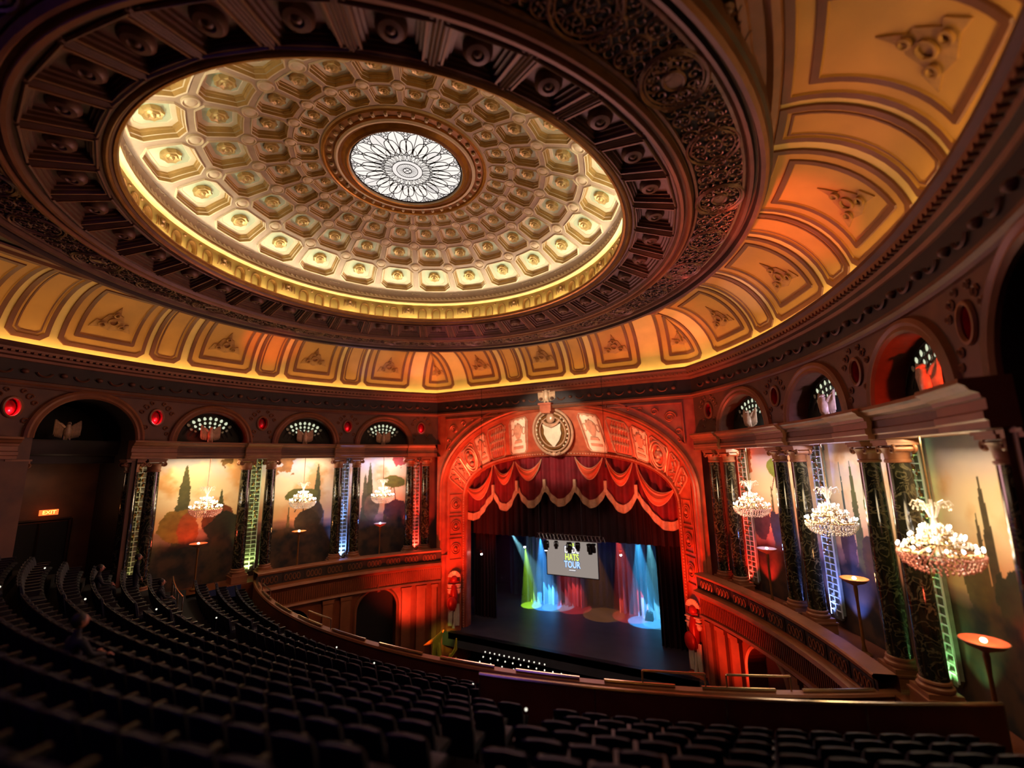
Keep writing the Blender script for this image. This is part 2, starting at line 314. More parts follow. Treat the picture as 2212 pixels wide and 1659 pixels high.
# base mouldings and top ring
def lat(name, prof, mats, parent, n=144, mi=None):
    b = MB()
    if mi: 
        for (p, q), m in zip(zip(prof, prof[1:]), mi): b.lathe([(p[0]*S, p[1]*S), (q[0]*S, q[1]*S)], n, mi=m)
    else: b.lathe([(r*S, z*S) for r, z in prof], n)
    return obj(name, b, mats, parent, True, 'm')
lat('base_band', [(1.035, domez(1.035)), (1.05, .178)], ['rib'], dome)
lat('cornice', [(1.05, .178), (1.044, .174), (1.046, .168), (1.03, .160), (1.028, .150), (1.036, .146), (1.022, .138), (1.02, .130), (1.034, .126), (1.046, .124)], ['cream', 'goldtan'], dome, 144, [0, 1, 1, 0, 1, 0, 0, 1, 1])
rp = MB()
for j in range(220):
    a = 2*PI*j/220; p = Vector((1.037*cos(a), 1.037*sin(a), .1645)); t = Vector((-sin(a), cos(a), 0))
    rp.tube([(p-t*.012+Vector((0, 0, -.008)))*S, (p+t*.012+Vector((0, 0, .008)))*S], .0075*S, 5)
tag(obj('rope_moulding', rp, ['cream'], dome, True, 'm'), kind='stuff')
lat('top_ring', [(.388, .434), (.384, .424), (.376, .420), (.370, .424), (.366, .434), (.334, .434), (.330, .424), (.322, .418), (.314, .420), (.310, .428), (.300, .430), (.285, .418), (.275, .412), (.268, .416), (.264, .43)],
    ['gold', 'cream', 'oldgold'], dome, 96, [1, 0, 0, 0, 2, 0, 1, 1, 0, 2, 0, 2, 0, 1])
sb = MB(); sb.box((.350*S, 0, .430*S), (.016*S, .013*S, .012*S)); sb.box((.350*S, 0, .4225*S), (.010*S, .008*S, .006*S)); sme = sb.mesh('stud', ['cream'], False, 'm')
for j in range(40): link('stud', sme, dome).rotation_euler = (0, 0, j*2*PI/40)
# golden drum with its lit niches
drum = domeroot('ceiling_drum', 'gilded frieze of small arched niches round the foot of the dome')
def DP(s, z, d): r = 1.046+d; return (r*cos(s)*S, r*sin(s)*S, z*S)
b = MB(); ops = []; GA = 2*PI/17; PH = R(130.5); NA = []
for g in range(17):
    for k in (-1, 0, 1): NA.append((PH+GA*(g+.5)+k*R(5.25)) % (2*PI))
NA.sort(); HW = .0235
for a in NA: ops.append(dict(c=a, hw=HW, zb=lambda s: .004, zt=lambda s, a=a: .066+.030*math.sqrt(max(0, 1-((s-a)/HW)**2)), depth=.02, rm=1, bm=2))
o0 = NA[0]-.03
sheet(b, DP, o0, o0+2*PI, -.006, .126, ops, .03, 0)
obj('frieze_wall', b, ['frieze', 'frieze_dark', 'frieze'], drum, True, 'm')
nb_ = MB(); T = [DP(HW*1.12*cos(t), .066+.034*sin(t), -.003) for t in [PI*j/12 for j in range(13)]]; T = [DP(HW*1.12, .004, -.003)]+T+[DP(-HW*1.12, .004, -.003)]
nb_.tube(T, .0035*S, 5); nme = nb_.mesh('niche_arch', ['frieze_dark'], True, 'm')
db = MB(); db.ball(DP(R(2.62), .104, -.003), .007*S, 8, 5, (1, 1, 1)); dme = db.mesh('disc', ['frieze_dark'], True, 'm')
for a in NA: link('niche_arch', nme, drum).rotation_euler = (0, 0, a)
for g in range(17):
    for k in (-1, 0): link('disc', dme, drum).rotation_euler = (0, 0, PH+GA*(g+.5)+k*R(5.25))
eb = MB()
for s_ in (-1, 1):
    for (x0, z0_), (x1, z1_) in (((.004, .1), (.018, .062)), ((.018, .062), (.028, .098)), ((.028, .098), (.036, .058)), ((.004, .085), (.014, .095)), ((.036, .1), (.036, .055))):
        eb.tube([DP(s_*x0, z0_, -.004), DP(s_*(x0+x1)/2, (z0_+z1_)/2-.004, -.007), DP(s_*x1, z1_, -.004)], .0028*S, 4)
eb.ball(DP(0, .095, -.004), .011*S, 8, 5); eb.ball(DP(0, .072, -.004), .008*S, 8, 5)
eme = eb.mesh('garland', ['frieze_dark'], True, 'm')
for g in range(17): link('garland', eme, drum).rotation_euler = (0, 0, PH+GA*g)
# hidden trough light behind the lip
tb = MB(); tb.lathe([(1.014*S, -.0015*S), (1.024*S, -.0015*S)], 96); obj('trough_light', tb, ['dometrough'], drum, False, 'm')
lat('lip', [(1.046, -.004), (1.012, -.004), (1.008, .012), (1.0, .012), (.996, .004), (1.0, -.006), (1.008, -.010), (1.012, -.008), (1.018, -.016), (1.026, -.014), (1.035, -.018)], ['oldgold', 'gold', 'ringbrown'], drum, 144, [2, 2, 1, 1, 0, 1, 0, 2, 0, 2])
# skylight
sky = domeroot('window_1', 'round leaded glass skylight at the crown of the dome')
b = MB(); RW = .262*S; ZW = .431*S
b.lathe([(0.001, 0), (RW*1.01, 0)], 64, (0, 0, ZW+.02)); obj('backlight', b, ['sky2'], sky, False, 'm')
def petal(r0, r1, rm, hw, ang, n=9, shape=1.0):
    L, Rr = [], []
    for j in range(n):
        t = j/(n-1); r = r0+(r1-r0)*t; tm = (rm-r0)/(r1-r0); q = (t/tm) if t < tm else (1-t)/(1-tm); wd = hw*math.sqrt(max(0, 1-(1-q)**2))**shape
        L.append((r*cos(ang)-wd*sin(ang)*1, r*sin(ang)+wd*cos(ang))); Rr.append((r*cos(ang)+wd*sin(ang), r*sin(ang)-wd*cos(ang)))
    return L+Rr[::-1][1:-1]
PS = [(.40, .996, .76, .142, 0), (.40, .82, .64, .108, .5), (.27, .60, .47, .078, 0), (.27, .45, .37, .050, .5)]
lead = MB()
for q, (r0, r1, rm, hw, ph) in enumerate(PS):
    pb = MB(); poly = petal(r0*RW, r1*RW, rm*RW, hw*RW, 0); z = ZW-.004*q-.002
    pb.add([(x, y, z) for x, y in poly], [tuple(range(len(poly)))]); pms = [pb.mesh('pane', [['sky1', 'sky2', 'sky3'][k]], False, 'm') for k in range(3)]
    for j in range(16):
        an = 2*PI*(j+ph)/16+.1; link('pane', pms[(j*7+q) % 5 % 3 if (j+q) % 4 == 0 else 0], sky).rotation_euler = (0, 0, an)
        if q == 0 or q > 0:
            lead.tube([(x*cos(an)-y*sin(an), x*sin(an)+y*cos(an), ZW-.03) for x, y in poly], .016 if q < 2 else .009, 4, closed=True)
for j in range(16):
    an = 2*PI*j/16+.1; lead.tube([(.27*RW*cos(an), .27*RW*sin(an), ZW-.035), (RW*cos(an), RW*sin(an), ZW-.035)], .012, 4)
    for dd, rr, qq in ((.5, .935, .045), (.38, .955, .03), (.62, .955, .03), (.5, .86, .035)):
        a2 = 2*PI*(j+dd)/16+.1; lead.tube([(rr*RW*cos(a2)+qq*RW*cos(t), rr*RW*sin(a2)+qq*RW*sin(t), ZW-.03) for t in [2*PI*k/8 for k in range(8)]], .012, 4, closed=True)
for rr, th in ((.995, .03), (.275, .013), (.19, .014), (.075, .016)):
    lead.tube([(rr*RW*cos(t), rr*RW*sin(t), ZW-.035) for t in [2*PI*k/48 for k in range(48)]], th, 5, closed=True)
for j in range(28):
    an = 2*PI*j/28; lead.tube([(.075*RW*cos(an), .075*RW*sin(an), ZW-.03), (.175*RW*cos(an), .175*RW*sin(an), ZW-.03)], .007, 4)
for j in range(0):
    an = 2*PI*j/26; lead.tube([(.245*RW*cos(an)+.026*RW*cos(t), .245*RW*sin(an)+.026*RW*sin(t), ZW-.03) for t in (0, PI/2, PI, 3*PI/2)], .011, 4, closed=True)
lead.tube([(-.07*RW, 0, ZW-.03), (.07*RW, 0, ZW-.03)], .015, 4); lead.tube([(0, -.07*RW, ZW-.03), (0, .07*RW, ZW-.03)], .015, 4)
obj('lead_lines', lead, ['lead'], sky, False, 'm')

# ring of deep coffers round the opening
ring = domeroot('ceiling_ring', 'dark bronze ring of deep square coffers round the dome opening')
def ringz(r): return -.018-.052*(r-1.035)/.17
def rcell(u, v, d=0): a = u*R(5); r = 1.035+.172*(v+1)/2; return (r*cos(a)*S, r*sin(a)*S, (ringz(r)+d)*S)
def sq(a, b_=None, oy=0): return [(x, y+oy) for x, y in octo(a, .02, b_)]
b = MB()
loft(b, rcell, [(octo(1, .001), 0, 0), (sq(.80, .86), 0, 1), (sq(.79, .85), -.004, 1), (sq(.73, .79), -.004, 0), (sq(.72, .78), .008, 0), (sq(.64, .70), .009, 0), (sq(.63, .69), .018, 0), (sq(.55, .61), .019, 0), (sq(.54, .60), .028, 0)], 0)
cof = b.mesh('coffer', ['ringbrown', 'wallmould', 'ringdark'], True, 'm')
b = MB(); cc = Vector(rcell(0, 0, .028)); rows = [[cc+Vector((cos(t)*q*S, sin(t)*q*S, h*S)) for t in [2*PI*j/16 for j in range(16)]] for q, h in ((.036, .0), (.036, -.014), (.028, -.024), (.016, -.026), (.013, -.020), (.006, -.026), (.0005, -.028))]
b.grid(rows, 0, True); bos = b.mesh('boss', ['ringbrown'], True, 'm')
b = MB()
for vv in (-.9, .9): b.tube([rcell(-.93, vv*.95, -.005), rcell(.93, vv*.95, -.005)], .004*S, 4)
for u0_ in (1.0,):
    for du in (-.1, 0, .1): b.tube([rcell(u0_+du, -.92, -.002), rcell(u0_+du, .92, -.002)], .0035*S, 4)
rb_ = b.mesh('rib', ['ringbrown'], True, 'm')
for j in range(36):
    o = link('coffer', cof, ring); o.rotation_euler = (0, 0, R(10*j)); link('boss', bos, o); link('rib', rb_, o)
lat('inner_moulding', [(1.018, -.014), (1.024, -.024), (1.032, -.022), (1.036, -.018)], ['oldgold'], ring)
lat('outer_moulding', [(1.205, -.070), (1.212, -.084), (1.222, -.086), (1.228, -.074), (1.236, -.074), (1.242, -.090), (1.250, -.090), (1.256, -.072), (1.262, -.066)], ['ringbrown', 'wallmould'], ring, 144, [0, 1, 0, 0, 1, 1, 0, 0])
# pierced filigree band
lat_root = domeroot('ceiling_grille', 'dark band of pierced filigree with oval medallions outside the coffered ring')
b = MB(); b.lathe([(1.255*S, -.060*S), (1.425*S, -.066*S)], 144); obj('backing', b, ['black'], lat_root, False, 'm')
def RP(a, r, d=0): return (r*cos(a)*S, r*sin(a)*S, (-.068-d)*S)
def scroll(mb, a, r, q, th0, turns, d, rad, sgn=1):
    pts = []
    for k in range(14):
        t = k/13; an = th0+sgn*turns*2*PI*t; rr = q*(1-.78*t); pts.append(RP(a+rr*cos(an)/1.34, r+rr*sin(an), d))
    mb.tube(pts, rad*S, 3, caps=False)
def ringt(mb, a, r, qa, qr, d, rad, n=20): mb.tube([RP(a+qa*cos(t)/1.34, r+qr*sin(t), d) for t in [2*PI*k/n for k in range(n)]], rad*S, 4, closed=True)
step = 2*PI/14; a0g = R(5.5)
pan = MB()
for kk in range(7):
    ac = (kk-3)*step*.132
    for rr in (1.30, 1.345, 1.39):
        ringt(pan, ac, rr, .026, .022, .003, .0028, 12)
        for th in range(4): scroll(pan, ac+.5*step*.132*(th % 2), rr+(.008 if th < 2 else -.008), .018, th*PI/2+kk, .9, .002, .0022, 1 if th % 2 else -1)
        for th in range(6):
            t = th*PI/3+.3*kk; p = RP(ac+.016*cos(t)/1.34, rr+.014*sin(t), .004); pan.ball(p, .0042*S, 5, 3)
ringt(pan, 0, 1.342, .080, .072, .006, .004, 30); ringt(pan, 0, 1.342, .066, .060, .004, .0025, 30)
fme = pan.mesh('filigree', ['filigree'], True, 'm')
med = MB(); ringt(med, 0, 1.342, .088, .078, .006, .006, 36); ringt(med, 0, 1.342, .076, .067, .004, .0035, 36); ringt(med, 0, 1.342, .030, .024, .004, .004, 20)
med.add([RP(.028*cos(t)/1.34, 1.342+.022*sin(t), .003) for t in [2*PI*k/16 for k in range(16)]], [tuple(range(16))])
for k in range(10):
    t = 2*PI*k/10; scroll(med, .052*cos(t)/1.34, 1.342+.045*sin(t), .016, t, 1.0, .003, .0034); med.ball(RP(.062*cos(t+.3)/1.34, 1.342+.054*sin(t+.3), .004), .005*S, 5, 3)
mme = med.mesh('medallion', ['filigree'], True, 'm')
fr = MB()
fr.lathe([(1.262*S, -.066*S), (1.264*S, -.074*S), (1.272*S, -.074*S), (1.274*S, -.066*S)], 144); fr.lathe([(1.408*S, -.068*S), (1.410*S, -.076*S), (1.418*S, -.076*S), (1.425*S, -.070*S)], 144)
obj('border', fr, ['filigree'], lat_root, True, 'm')
for j in range(14):
    o = link('filigree', fme, lat_root); o.rotation_euler = (0, 0, a0g+(j+.5)*step); o['kind'] = 'stuff'
    link('medallion', mme, lat_root).rotation_euler = (0, 0, a0g+j*step)
lat('rim_moulding', [(1.425, -.068), (1.430, -.088), (1.440, -.092), (1.446, -.080), (1.454, -.082), (1.458, -.104), (1.470, -.110), (1.480, -.104), (1.484, -.085), (1.492, -.08), (1.497, -.05), (1.49, -.03)], ['ringdark', 'ringbrown', 'wallmould'], lat_root, 144, [1, 1, 0, 1, 0, 1, 2, 1, 0, 1, 0])

# ================================================================ HALL PLAN PATH
TH1 = 42.6; TH0 = -40
XC, YC = -1.05+2.87*cos(R(TH1)), -.27+2.87*sin(R(TH1))
YF = YC
LA = 2.87*R(TH1)   # arc length from theta 0 to the corner
def pathpt(s, side):
    """s: arc length from theta = 0 forwards; past LA the path runs along the front wall to x = 0. returns point, inward normal"""
    if s <= LA:
        t = s/2.87; return Vector((side*(-1.05+2.87*cos(t)), -.27+2.87*sin(t))), Vector((-side*cos(t), -sin(t)))
    return Vector((side*(XC-(s-LA)), YF)), Vector((0, -1))
CT = R(TH1); nA = Vector((-cos(CT), -sin(CT))); nB = Vector((0, -1)); nM = (nA+nB).normalized(); nM = nM/nM.dot(nA)
def off(s, side, d):
    """point on the offset path with a proper mitre at the corner"""
    m = Vector((side*nM.x, nM.y))
    if abs(s-LA) < 1e-9: p = Vector((side*XC, YC))+m*d; return p
    p, n = pathpt(s, side); q = p+n*d
    lim = Vector((side*XC, YC))+m*d
    if s > LA and abs(q.x) > abs(lim.x): q = lim
    if 0 < s < LA and d > 0:
        if (q-Vector((side*-1.05, -.27))).angle(Vector((side, 0))) > (lim-Vector((side*-1.05, -.27))).angle(Vector((side, 0))): q = lim
    return q
SS = sorted(set([round(x, 4) for x in np.arange(-2.0, LA, .05)]+[LA]+[LA+x for x in np.linspace(0, XC, 22)[1:]]))
def sweep(mb, prof, side, ss, mi=0, mis=None):
    for i, ((d0, z0), (d1, z1)) in enumerate(zip(prof, prof[1:])):
        mb.grid([[(*off(s, side, d0), z0) for s in ss], [(*off(s, side, d1), z1) for s in ss]], mis[i] if mis else mi)
# cove
COV = .335
def covepos(t): a = t*PI/2; return COV*(1-cos(a)), -.385+.335*sin(a)
def coverad(t): d, z = covepos(t); return d, z
def CP(s, t, side, d=0):
    """t in arc length 0..TL up the cove; d lifts off the surface"""
    a = t/TL*PI/2; dd = COV*(1-cos(a)); z = -.385+.335*sin(a); dd += d*cos(a); z -= d*sin(a)
    p = off(s, side, dd); return (p.x, p.y, z)
TL = .335*PI/2
cove = struct('ceiling_cove', None, None, 'curved golden cove of painted panels round the hall')
for side in (-1, 1):
    b = MB(); nt_ = 16
    b.grid([[CP(s, TL*k/nt_, side) for s in SS] for k in range(nt_+1)], 0)
    obj('cove_shell', b, ['covecream'], cove)
    b = MB(); sweep(b, [(COV-.02, -.048), (COV-.01, -.062), (COV+.006, -.064), (COV+.02, -.052), (COV+.045, -.05), (COV+.05, -.058), (COV+.065, -.058), (COV+.07, -.05)], side, SS, 0); obj('top_moulding', b, ['wallmould'], cove)
def rect(cs, ct, hs, ht, ch, n=6):
    """closed loop in (s, t); chamfer ch at the two lower corners, dense along the long sides"""
    P = [(cs+hs, ct-ht+ch), (cs+hs, ct+ht), (cs-hs, ct+ht), (cs-hs, ct-ht+ch), (cs-hs+ch, ct-ht), (cs+hs-ch, ct-ht)]; cnt = [10, 8, 10, 2, 8, 2]; out = []
    for i in range(6):
        p, q = P[i], P[(i+1) % 6]
        for k in range(cnt[i]): out.append((p[0]+(q[0]-p[0])*k/cnt[i], p[1]+(q[1]-p[1])*k/cnt[i]))
    return out
def inset(cs, ct, hs, ht, ch, i): return rect(cs, ct, hs-i, ht-i, max(.001, ch-i*.4))
def cartouche(mb, f, cs, ct, k):
    T = [(-.095, -.055), (-.075, -.005), (-.055, -.01), (-.035, .04), (-.018, .045), (0, .105), (.018, .045), (.035, .04), (.055, -.01), (.075, -.005), (.095, -.055), (.05, -.045), (0, -.06), (-.05, -.045)]
    T = [(cs+x*k, ct+y*k) for x, y in T]; mb.prism(T, f, .001, .005, 0)
    for x, y, q in ((0, 0, .022), (-.045, -.028, .014), (.045, -.028, .014), (0, .045, .012)):
        mb.tube([f(cs+x*k+q*k*cos(t), ct+y*k+q*k*sin(t), .012) for t in [2*PI*j/12 for j in range(12)]], .0045, 4, closed=True, mi=1)
def panel(side, cs, hs, wide):
    f = lambda s, t, d: CP(s, t, side, d)
    ct = TL*.53; ht = TL*.44; ch = .03
    b = MB(); L = lambda i, d, m: (inset(cs, ct, hs, ht, ch, i), d, m)
    bands = [L(0, 0, 0), L(.002, .006, 0), L(.022, .006, 1), L(.025, .001, 1)]
    if wide: bands += [L(.058, .001, 0), L(.060, .006, 0), L(.078, .006, 1), L(.081, .001, 1)]
    else: bands += [L(.032, .001, 0), L(.034, .004, 0), L(.040, .004, 1), L(.043, .001, 1)]
    loft(b, f, bands)
    i = .081 if wide else .043; h2s, h2t = hs-i, ht-i
    ns = 8; nt2 = 10
    b.grid([[f(cs-h2s+2*h2s*a/ns, ct-h2t+2*h2t*c/nt2, .001) for a in range(ns+1)] for c in range(nt2+1)], 1)
    o = obj('wide_panel' if wide else 'narrow_panel', b, ['covebrown', 'covegold'], cove)
    if wide:
        b = MB(); cartouche(b, f, cs, ct-h2t*.30, 1.0); obj('cartouche', b, ['covedim', 'covedim'], o)
D2 = lambda d: 2.87*R(d)
for side in (-1, 1):
    for th in (33.5, 21.4, 9.2, -3.1, -15.3): panel(side, D2(th), .195, True)
    for th in (27.5, 15.2, 2.9, -9.3): panel(side, D2(th), .083, False)
    # panel bent round the corner
    panel(side, LA+.02, .165, True)
    panel(side, LA+XC-.28, .078, False); panel(side, LA+XC-.57, .17, True)
panel(1, LA+XC-.0005, .17, True)
# cove light trough and cornice, dark frieze below
corn = struct('trim_1', None, None, 'dark moulded cornice and frieze running under the lit cove')
for side in (-1, 1):
    b = MB()
    sweep(b, [(0, -.385), (.004, -.392), (.050, -.392), (.052, -.374), (.064, -.374), (.066, -.388), (.056, -.400), (.054, -.412), (.040, -.420), (.036, -.432), (.020, -.438), (.016, -.450), (.010, -.452), (.010, -.545), (.022, -.550), (.024, -.562), (.014, -.570), (.010, -.578), (0, -.58)], side, SS,
          0, [2, 2, 1, 1, 1, 1, 0, 1, 0, 1, 0, 0, 2, 1, 1, 0, 1, 0])
    obj('cornice', b, ['wallmould', 'wallbrown', 'walldark'], corn)
    b = MB(); sweep(b, [(.014, -.3895), (.040, -.3895)], side, SS); obj('cove_light_strip', b, ['coveled'], corn, False)
    b = MB()
    s = -1.0
    while s < LA+XC-.02:
        if abs(s-LA) > .02:
            p = off(s, side, .047); q, n = pathpt(s, side); b.box((p.x, p.y, -.415), (.014, .02, .012), math.atan2(n.x, -n.y)*1)
        s += .028
    tag(obj('dentils', b, ['wallmould'], corn, False), kind='stuff')
    b = MB(); s = -.9; k = 0
    while s < LA+XC-.03:
        if abs(s-LA) > .06:
            f = lambda u, v, d, s=s: (*off(s+u, side, .010+d), v)
            if k % 2: b.tube([f(.030*cos(t), -.50+.020*sin(t)*abs(sin(t))**.2, .006) for t in [PI*j/8+PI for j in range(9)]], .005, 4)
            else: b.ball(f(0, -.502, .004), .016, 8, 5, (1, 1, .8))
        s += .075; k += 1
    tag(obj('swag_relief', b, ['wallbrown'], corn), kind='stuff')
# flat ceiling between the ring and the cove, corner ornaments
b = MB(); row0, row1 = [], []
ring_pts = []
for side, seq in ((1, SS), (-1, SS[::-1])):
    for s in seq:
        p = off(s, side, COV-.03); a = math.atan2(p.y, p.x); rr = p.length; r_in = 1.485
        if rr < r_in+.01: p = p*((r_in+.02)/rr)
        ring_pts.append((a, p))
row1 = [(p.x, p.y, -.045) for a, p in ring_pts]; row0 = [(1.485*cos(a), 1.485*sin(a)*1.017, -.045) for a, p in ring_pts]
b.grid([row0, row1], 0)
# behind the last arcs close the plate to the rear
aE = ring_pts[0][0]; an_ = [aE+(-PI-2*aE)*k/30 for k in range(31)]
b.grid([[(1.485*cos(a), 1.485*sin(a)*1.017, -.045) for a in an_], [(cos(a)*3.0, sin(a)*3.0, -.045) for a in an_]])
ceil = struct('ceiling', b, ['ringdark'], 'dark flat ceiling corners between dome ring and cove', False)
for sx, cx, cyy, rz in ((1, 1.40, -.62, 0), (-1, -1.40, -.62, 0), (1, 1.30, 1.05, .7), (-1, -1.30, 1.05, -.7)):
    b = MB()
    for k in range(7):
        t = k/6; q = .012+.018*t; c = (cx+.02*sx*sin(k), cyy+(t-.5)*.22, -.052)
        b.tube([(c[0]+q*cos(u)*(1-.08*j), c[1]+q*sin(u)*(1-.08*j), -.054) for j, u in enumerate([PI*2*j/9 for j in range(10)])], .006, 4)
        b.ball(c, .012, 6, 4)
    obj('ornament', b, ['ringbrown'], ceil)

# ================================================================ SIDE WALLS
ARCH = [33.5, 21.4, 9.2]; PORT = [39.7, 27.5, 15.2, 2.9, -9.3]
Z_SP = -.826
walls = {}
for side, nm in ((-1, 'left'), (1, 'right')):
    def P(s, z, d, side=side): r = 2.87+d; t = s/2.87; return (side*(-1.05+r*cos(t)), -.27+r*sin(t), z)
    b = MB(); ops = []
    for th in ARCH: ops.append(dict(c=D2(th), hw=.2, zb=lambda s: Z_SP, zt=lambda s, c=D2(th): Z_SP+math.sqrt(max(0, .04-(s-c)**2)), depth=.078, rm=1, bm=2))
    for th in PORT: ops.append(dict(c=D2(th), hw=.030, zb=lambda s, c=D2(th): -.682-.044*math.sqrt(max(0, 1-((s-c)/.03)**2)), zt=lambda s, c=D2(th): -.682+.044*math.sqrt(max(0, 1-((s-c)/.03)**2)), depth=.05, rm=3, bm=None))
    c4 = D2(-3.2)
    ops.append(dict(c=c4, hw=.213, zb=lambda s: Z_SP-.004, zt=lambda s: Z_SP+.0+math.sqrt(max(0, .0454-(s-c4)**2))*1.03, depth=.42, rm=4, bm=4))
    ops = [o for o in ops]
    # the tall arch goes below the springing, handled by two jamb sheets
    sheet(b, P, D2(TH0), LA, Z_SP-.004 if False else Z_SP, -.575, [o if o['c'] != c4 else dict(o, zb=lambda s: Z_SP) for o in ops], .05, 0)
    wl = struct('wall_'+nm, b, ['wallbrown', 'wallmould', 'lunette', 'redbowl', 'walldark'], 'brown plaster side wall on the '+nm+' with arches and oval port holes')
    walls[side] = wl
    # lower part of the tall dark bay and wall behind it
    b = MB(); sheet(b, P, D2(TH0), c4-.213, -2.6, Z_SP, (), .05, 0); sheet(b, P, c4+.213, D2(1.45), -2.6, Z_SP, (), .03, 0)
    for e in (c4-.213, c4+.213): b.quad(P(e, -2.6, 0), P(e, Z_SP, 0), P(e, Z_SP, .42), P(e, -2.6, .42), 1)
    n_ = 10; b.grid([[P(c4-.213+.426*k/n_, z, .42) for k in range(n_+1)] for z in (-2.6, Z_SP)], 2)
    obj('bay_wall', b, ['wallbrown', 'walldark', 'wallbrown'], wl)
    # archivolts
    for th in ARCH+[-3.2, -15.4]:
        b = MB(); c = D2(th); rr = .213 if th == -3.2 else .2
        rows = []
        for dr, dd in ((0, 0), (0, -.010), (.008, -.018), (.020, -.014), (.030, -.020), (.042, -.014), (.046, -.002), (.048, .001)):
            pts = [P(c+(rr+dr)*cos(t), Z_SP+(rr+dr)*sin(t)*(1.03 if th == -3.2 else 1), dd) for t in [PI*k/28 for k in range(29)]]
            if th == -3.2: pass
            rows.append(pts)
        b.grid(rows, 0); obj('archivolt', b, ['wallmould'], wl)
    for th in PORT:
        b = MB(); c = D2(th)
        b.tube([P(c+.034*cos(t), -.682+.048*sin(t), -.003) for t in [2*PI*k/28 for k in range(28)]], .007, 6, closed=True); obj('port_rim', b, ['wallmould'], wl)
        b = MB(); rows = [[P(c+.031*q*cos(t), -.682+.045*q*sin(t), .05-.038*math.sqrt(max(0, 1-q*q))) for t in [2*PI*k/20 for k in range(20)]] for q in (1, .85, .65, .4, .15, .01)]
        b.grid(rows, 0, True); obj('port_bowl', b, ['redbowl'], wl)
        # low scroll relief either side of the port
        b = MB()
        for sg in (-1, 1):
            for k, (x, z, q) in enumerate(((.055, -.625, .016), (.075, -.655, .012), (.05, -.745, .014), (.06, -.78, .011), (.03, -.60, .011))):
                b.tube([P(c+sg*(x+q*(1-.07*j)*cos(u)), z+q*(1-.07*j)*sin(u), -.003) for j, u in enumerate([PI*.3*j for j in range(8)])], .004, 4)
        obj('scroll_relief', b, ['wallmould'], wl)
    # lunette back with fan light, eagle on the entablature
    for bi, th in enumerate(ARCH):
        wn = link('window_%d' % (2+bi+(3 if side > 0 else 0)), None); tag(wn, 'small pointed panes of a fan light in the %s arch from the stage on the %s wall' % (('first', 'second', 'third')[bi], nm), None, None, 'structure')
        f = lambda u, v, d, th=th: P((D2(th)+u)*1.0, Z_SP+v, .074-d)
        ld = MB()
        for q, (r0, r1, cnt, a0, a1) in enumerate(((.150, .178, 9, 38, 142), (.122, .146, 9, 34, 146), (.098, .118, 7, 36, 144))):
            for k in range(cnt):
                an = R(a0+(a1-a0)*(k+.5)/cnt); hw = .0105-.0015*q; pts = petal(r0, r1, r0+(r1-r0)*.35, hw, an, 6)
                pb = MB(); pb.add([f(x*1.0, y, .004) for x, y in pts], [tuple(range(len(pts)))]); pb.f[-1] = pb.f[-1][::-1]
                obj('pane', pb, ['windowlight' if (abs(an-PI/2) < .75 and q < 3) else 'mint'], wn, False)
                ld.tube([f(x, y, .006) for x, y in pts], .0018, 3, closed=True)
        for r_ in (.182, .148, .120, .094): ld.tube([f(r_*cos(t), r_*sin(t), .004) for t in [R(20+140*k/20) for k in range(21)]], .0025, 4)
        obj('lead_frame', ld, ['lunette'], wn)

# eagle: spread wings, body, head, legs (metres)
def make_eagle(k=1.0):
    P2 = []
    b = MB(); bo = MB()
    bo.tube([(0, 0, .10), (0, -.03, .25), (0, -.02, .48), (0, -.05, .66), (0, -.06, .78)], [.07, .15, .17, .10, .085], 10)
    bo.ball((0, -.08, .84), .085, 10, 6); bo.tube([(0, -.14, .84), (.0, -.21, .82), (0, -.24, .77)], [.035, .022, .004], 6)
    for s in (-1, 1): bo.tube([(s*.08, -.02, .22), (s*.11, -.03, .1), (s*.11, -.05, .0)], [.06, .04, .03], 6)
    for s in (-1, 0, 1): bo.tube([(s*.03, .04, .2), (s*.07, .08, -.02)], [.05, .02], 5)
    wings = []
    for s in (-1, 1):
        wb = MB()
        wb.tube([(s*.12, 0, .62), (s*.28, .02, .80), (s*.42, .03, .86)], [.08, .07, .04], 7)
        for j in range(7):
            x0 = .17+.05*j; zt = .62+.045*j; L = .52+.03*j-(.06 if j == 6 else 0)
            wb.tube([(s*x0, .02+.004*j, zt+.12), (s*(x0+.02), .0, zt-L*.4), (s*(x0+.03), .02, zt-L)], [.04, .042, .012], 5)
        wings.append(wb)
    return bo, wings
eb_, ew_ = make_eagle(); em0 = eb_.mesh('body', ['eagle'], True, 'm'); em1 = [w_.mesh('wing', ['eagle'], True, 'm') for w_ in ew_]
def place_eagle(loc, rz, k, label):
    t = thing('eagle_statue', label, 'eagle statue', loc, rz, None); t.scale = (k, k, k)
    link('body', em0, t); link('wing', em1[0], t); link('wing', em1[1], t); return t
ORD = ('first', 'second', 'third', 'fourth')
for side, nm in ((-1, 'left'), (1, 'right')):
    for bi, th in enumerate(ARCH+([-3.2] if side < 0 else [])):
        p = sidept(side, th, 2.912 if bi < 3 else 3.1, -.822); rz = math.atan2(side*-cos(R(th)), sin(R(th)))
        place_eagle(W(*p), rz, .90, 'pale spread-winged eagle statue in the %s wall arch from the stage, %s side' % (ORD[bi], nm))
# small shelf that carries the eagle of the tall dark bay
for side in (-1, 1):
    b = MB(); def_ = lambda s, z, d: (side*(-1.05+(2.87+d)*cos(s/2.87)), -.27+(2.87+d)*sin(s/2.87), z)
    b.grid([[def_(D2(-3.2)+x, z, d) for x in np.linspace(-.213, .213, 9)] for z, d in ((-.822, .42), (-.822, .19), (-.84, .185), (-.90, .20), (-.91, .23), (-.95, .23), (-.95, .42))], 0)
    obj('bay_beam', b, ['walldark'], walls[side])

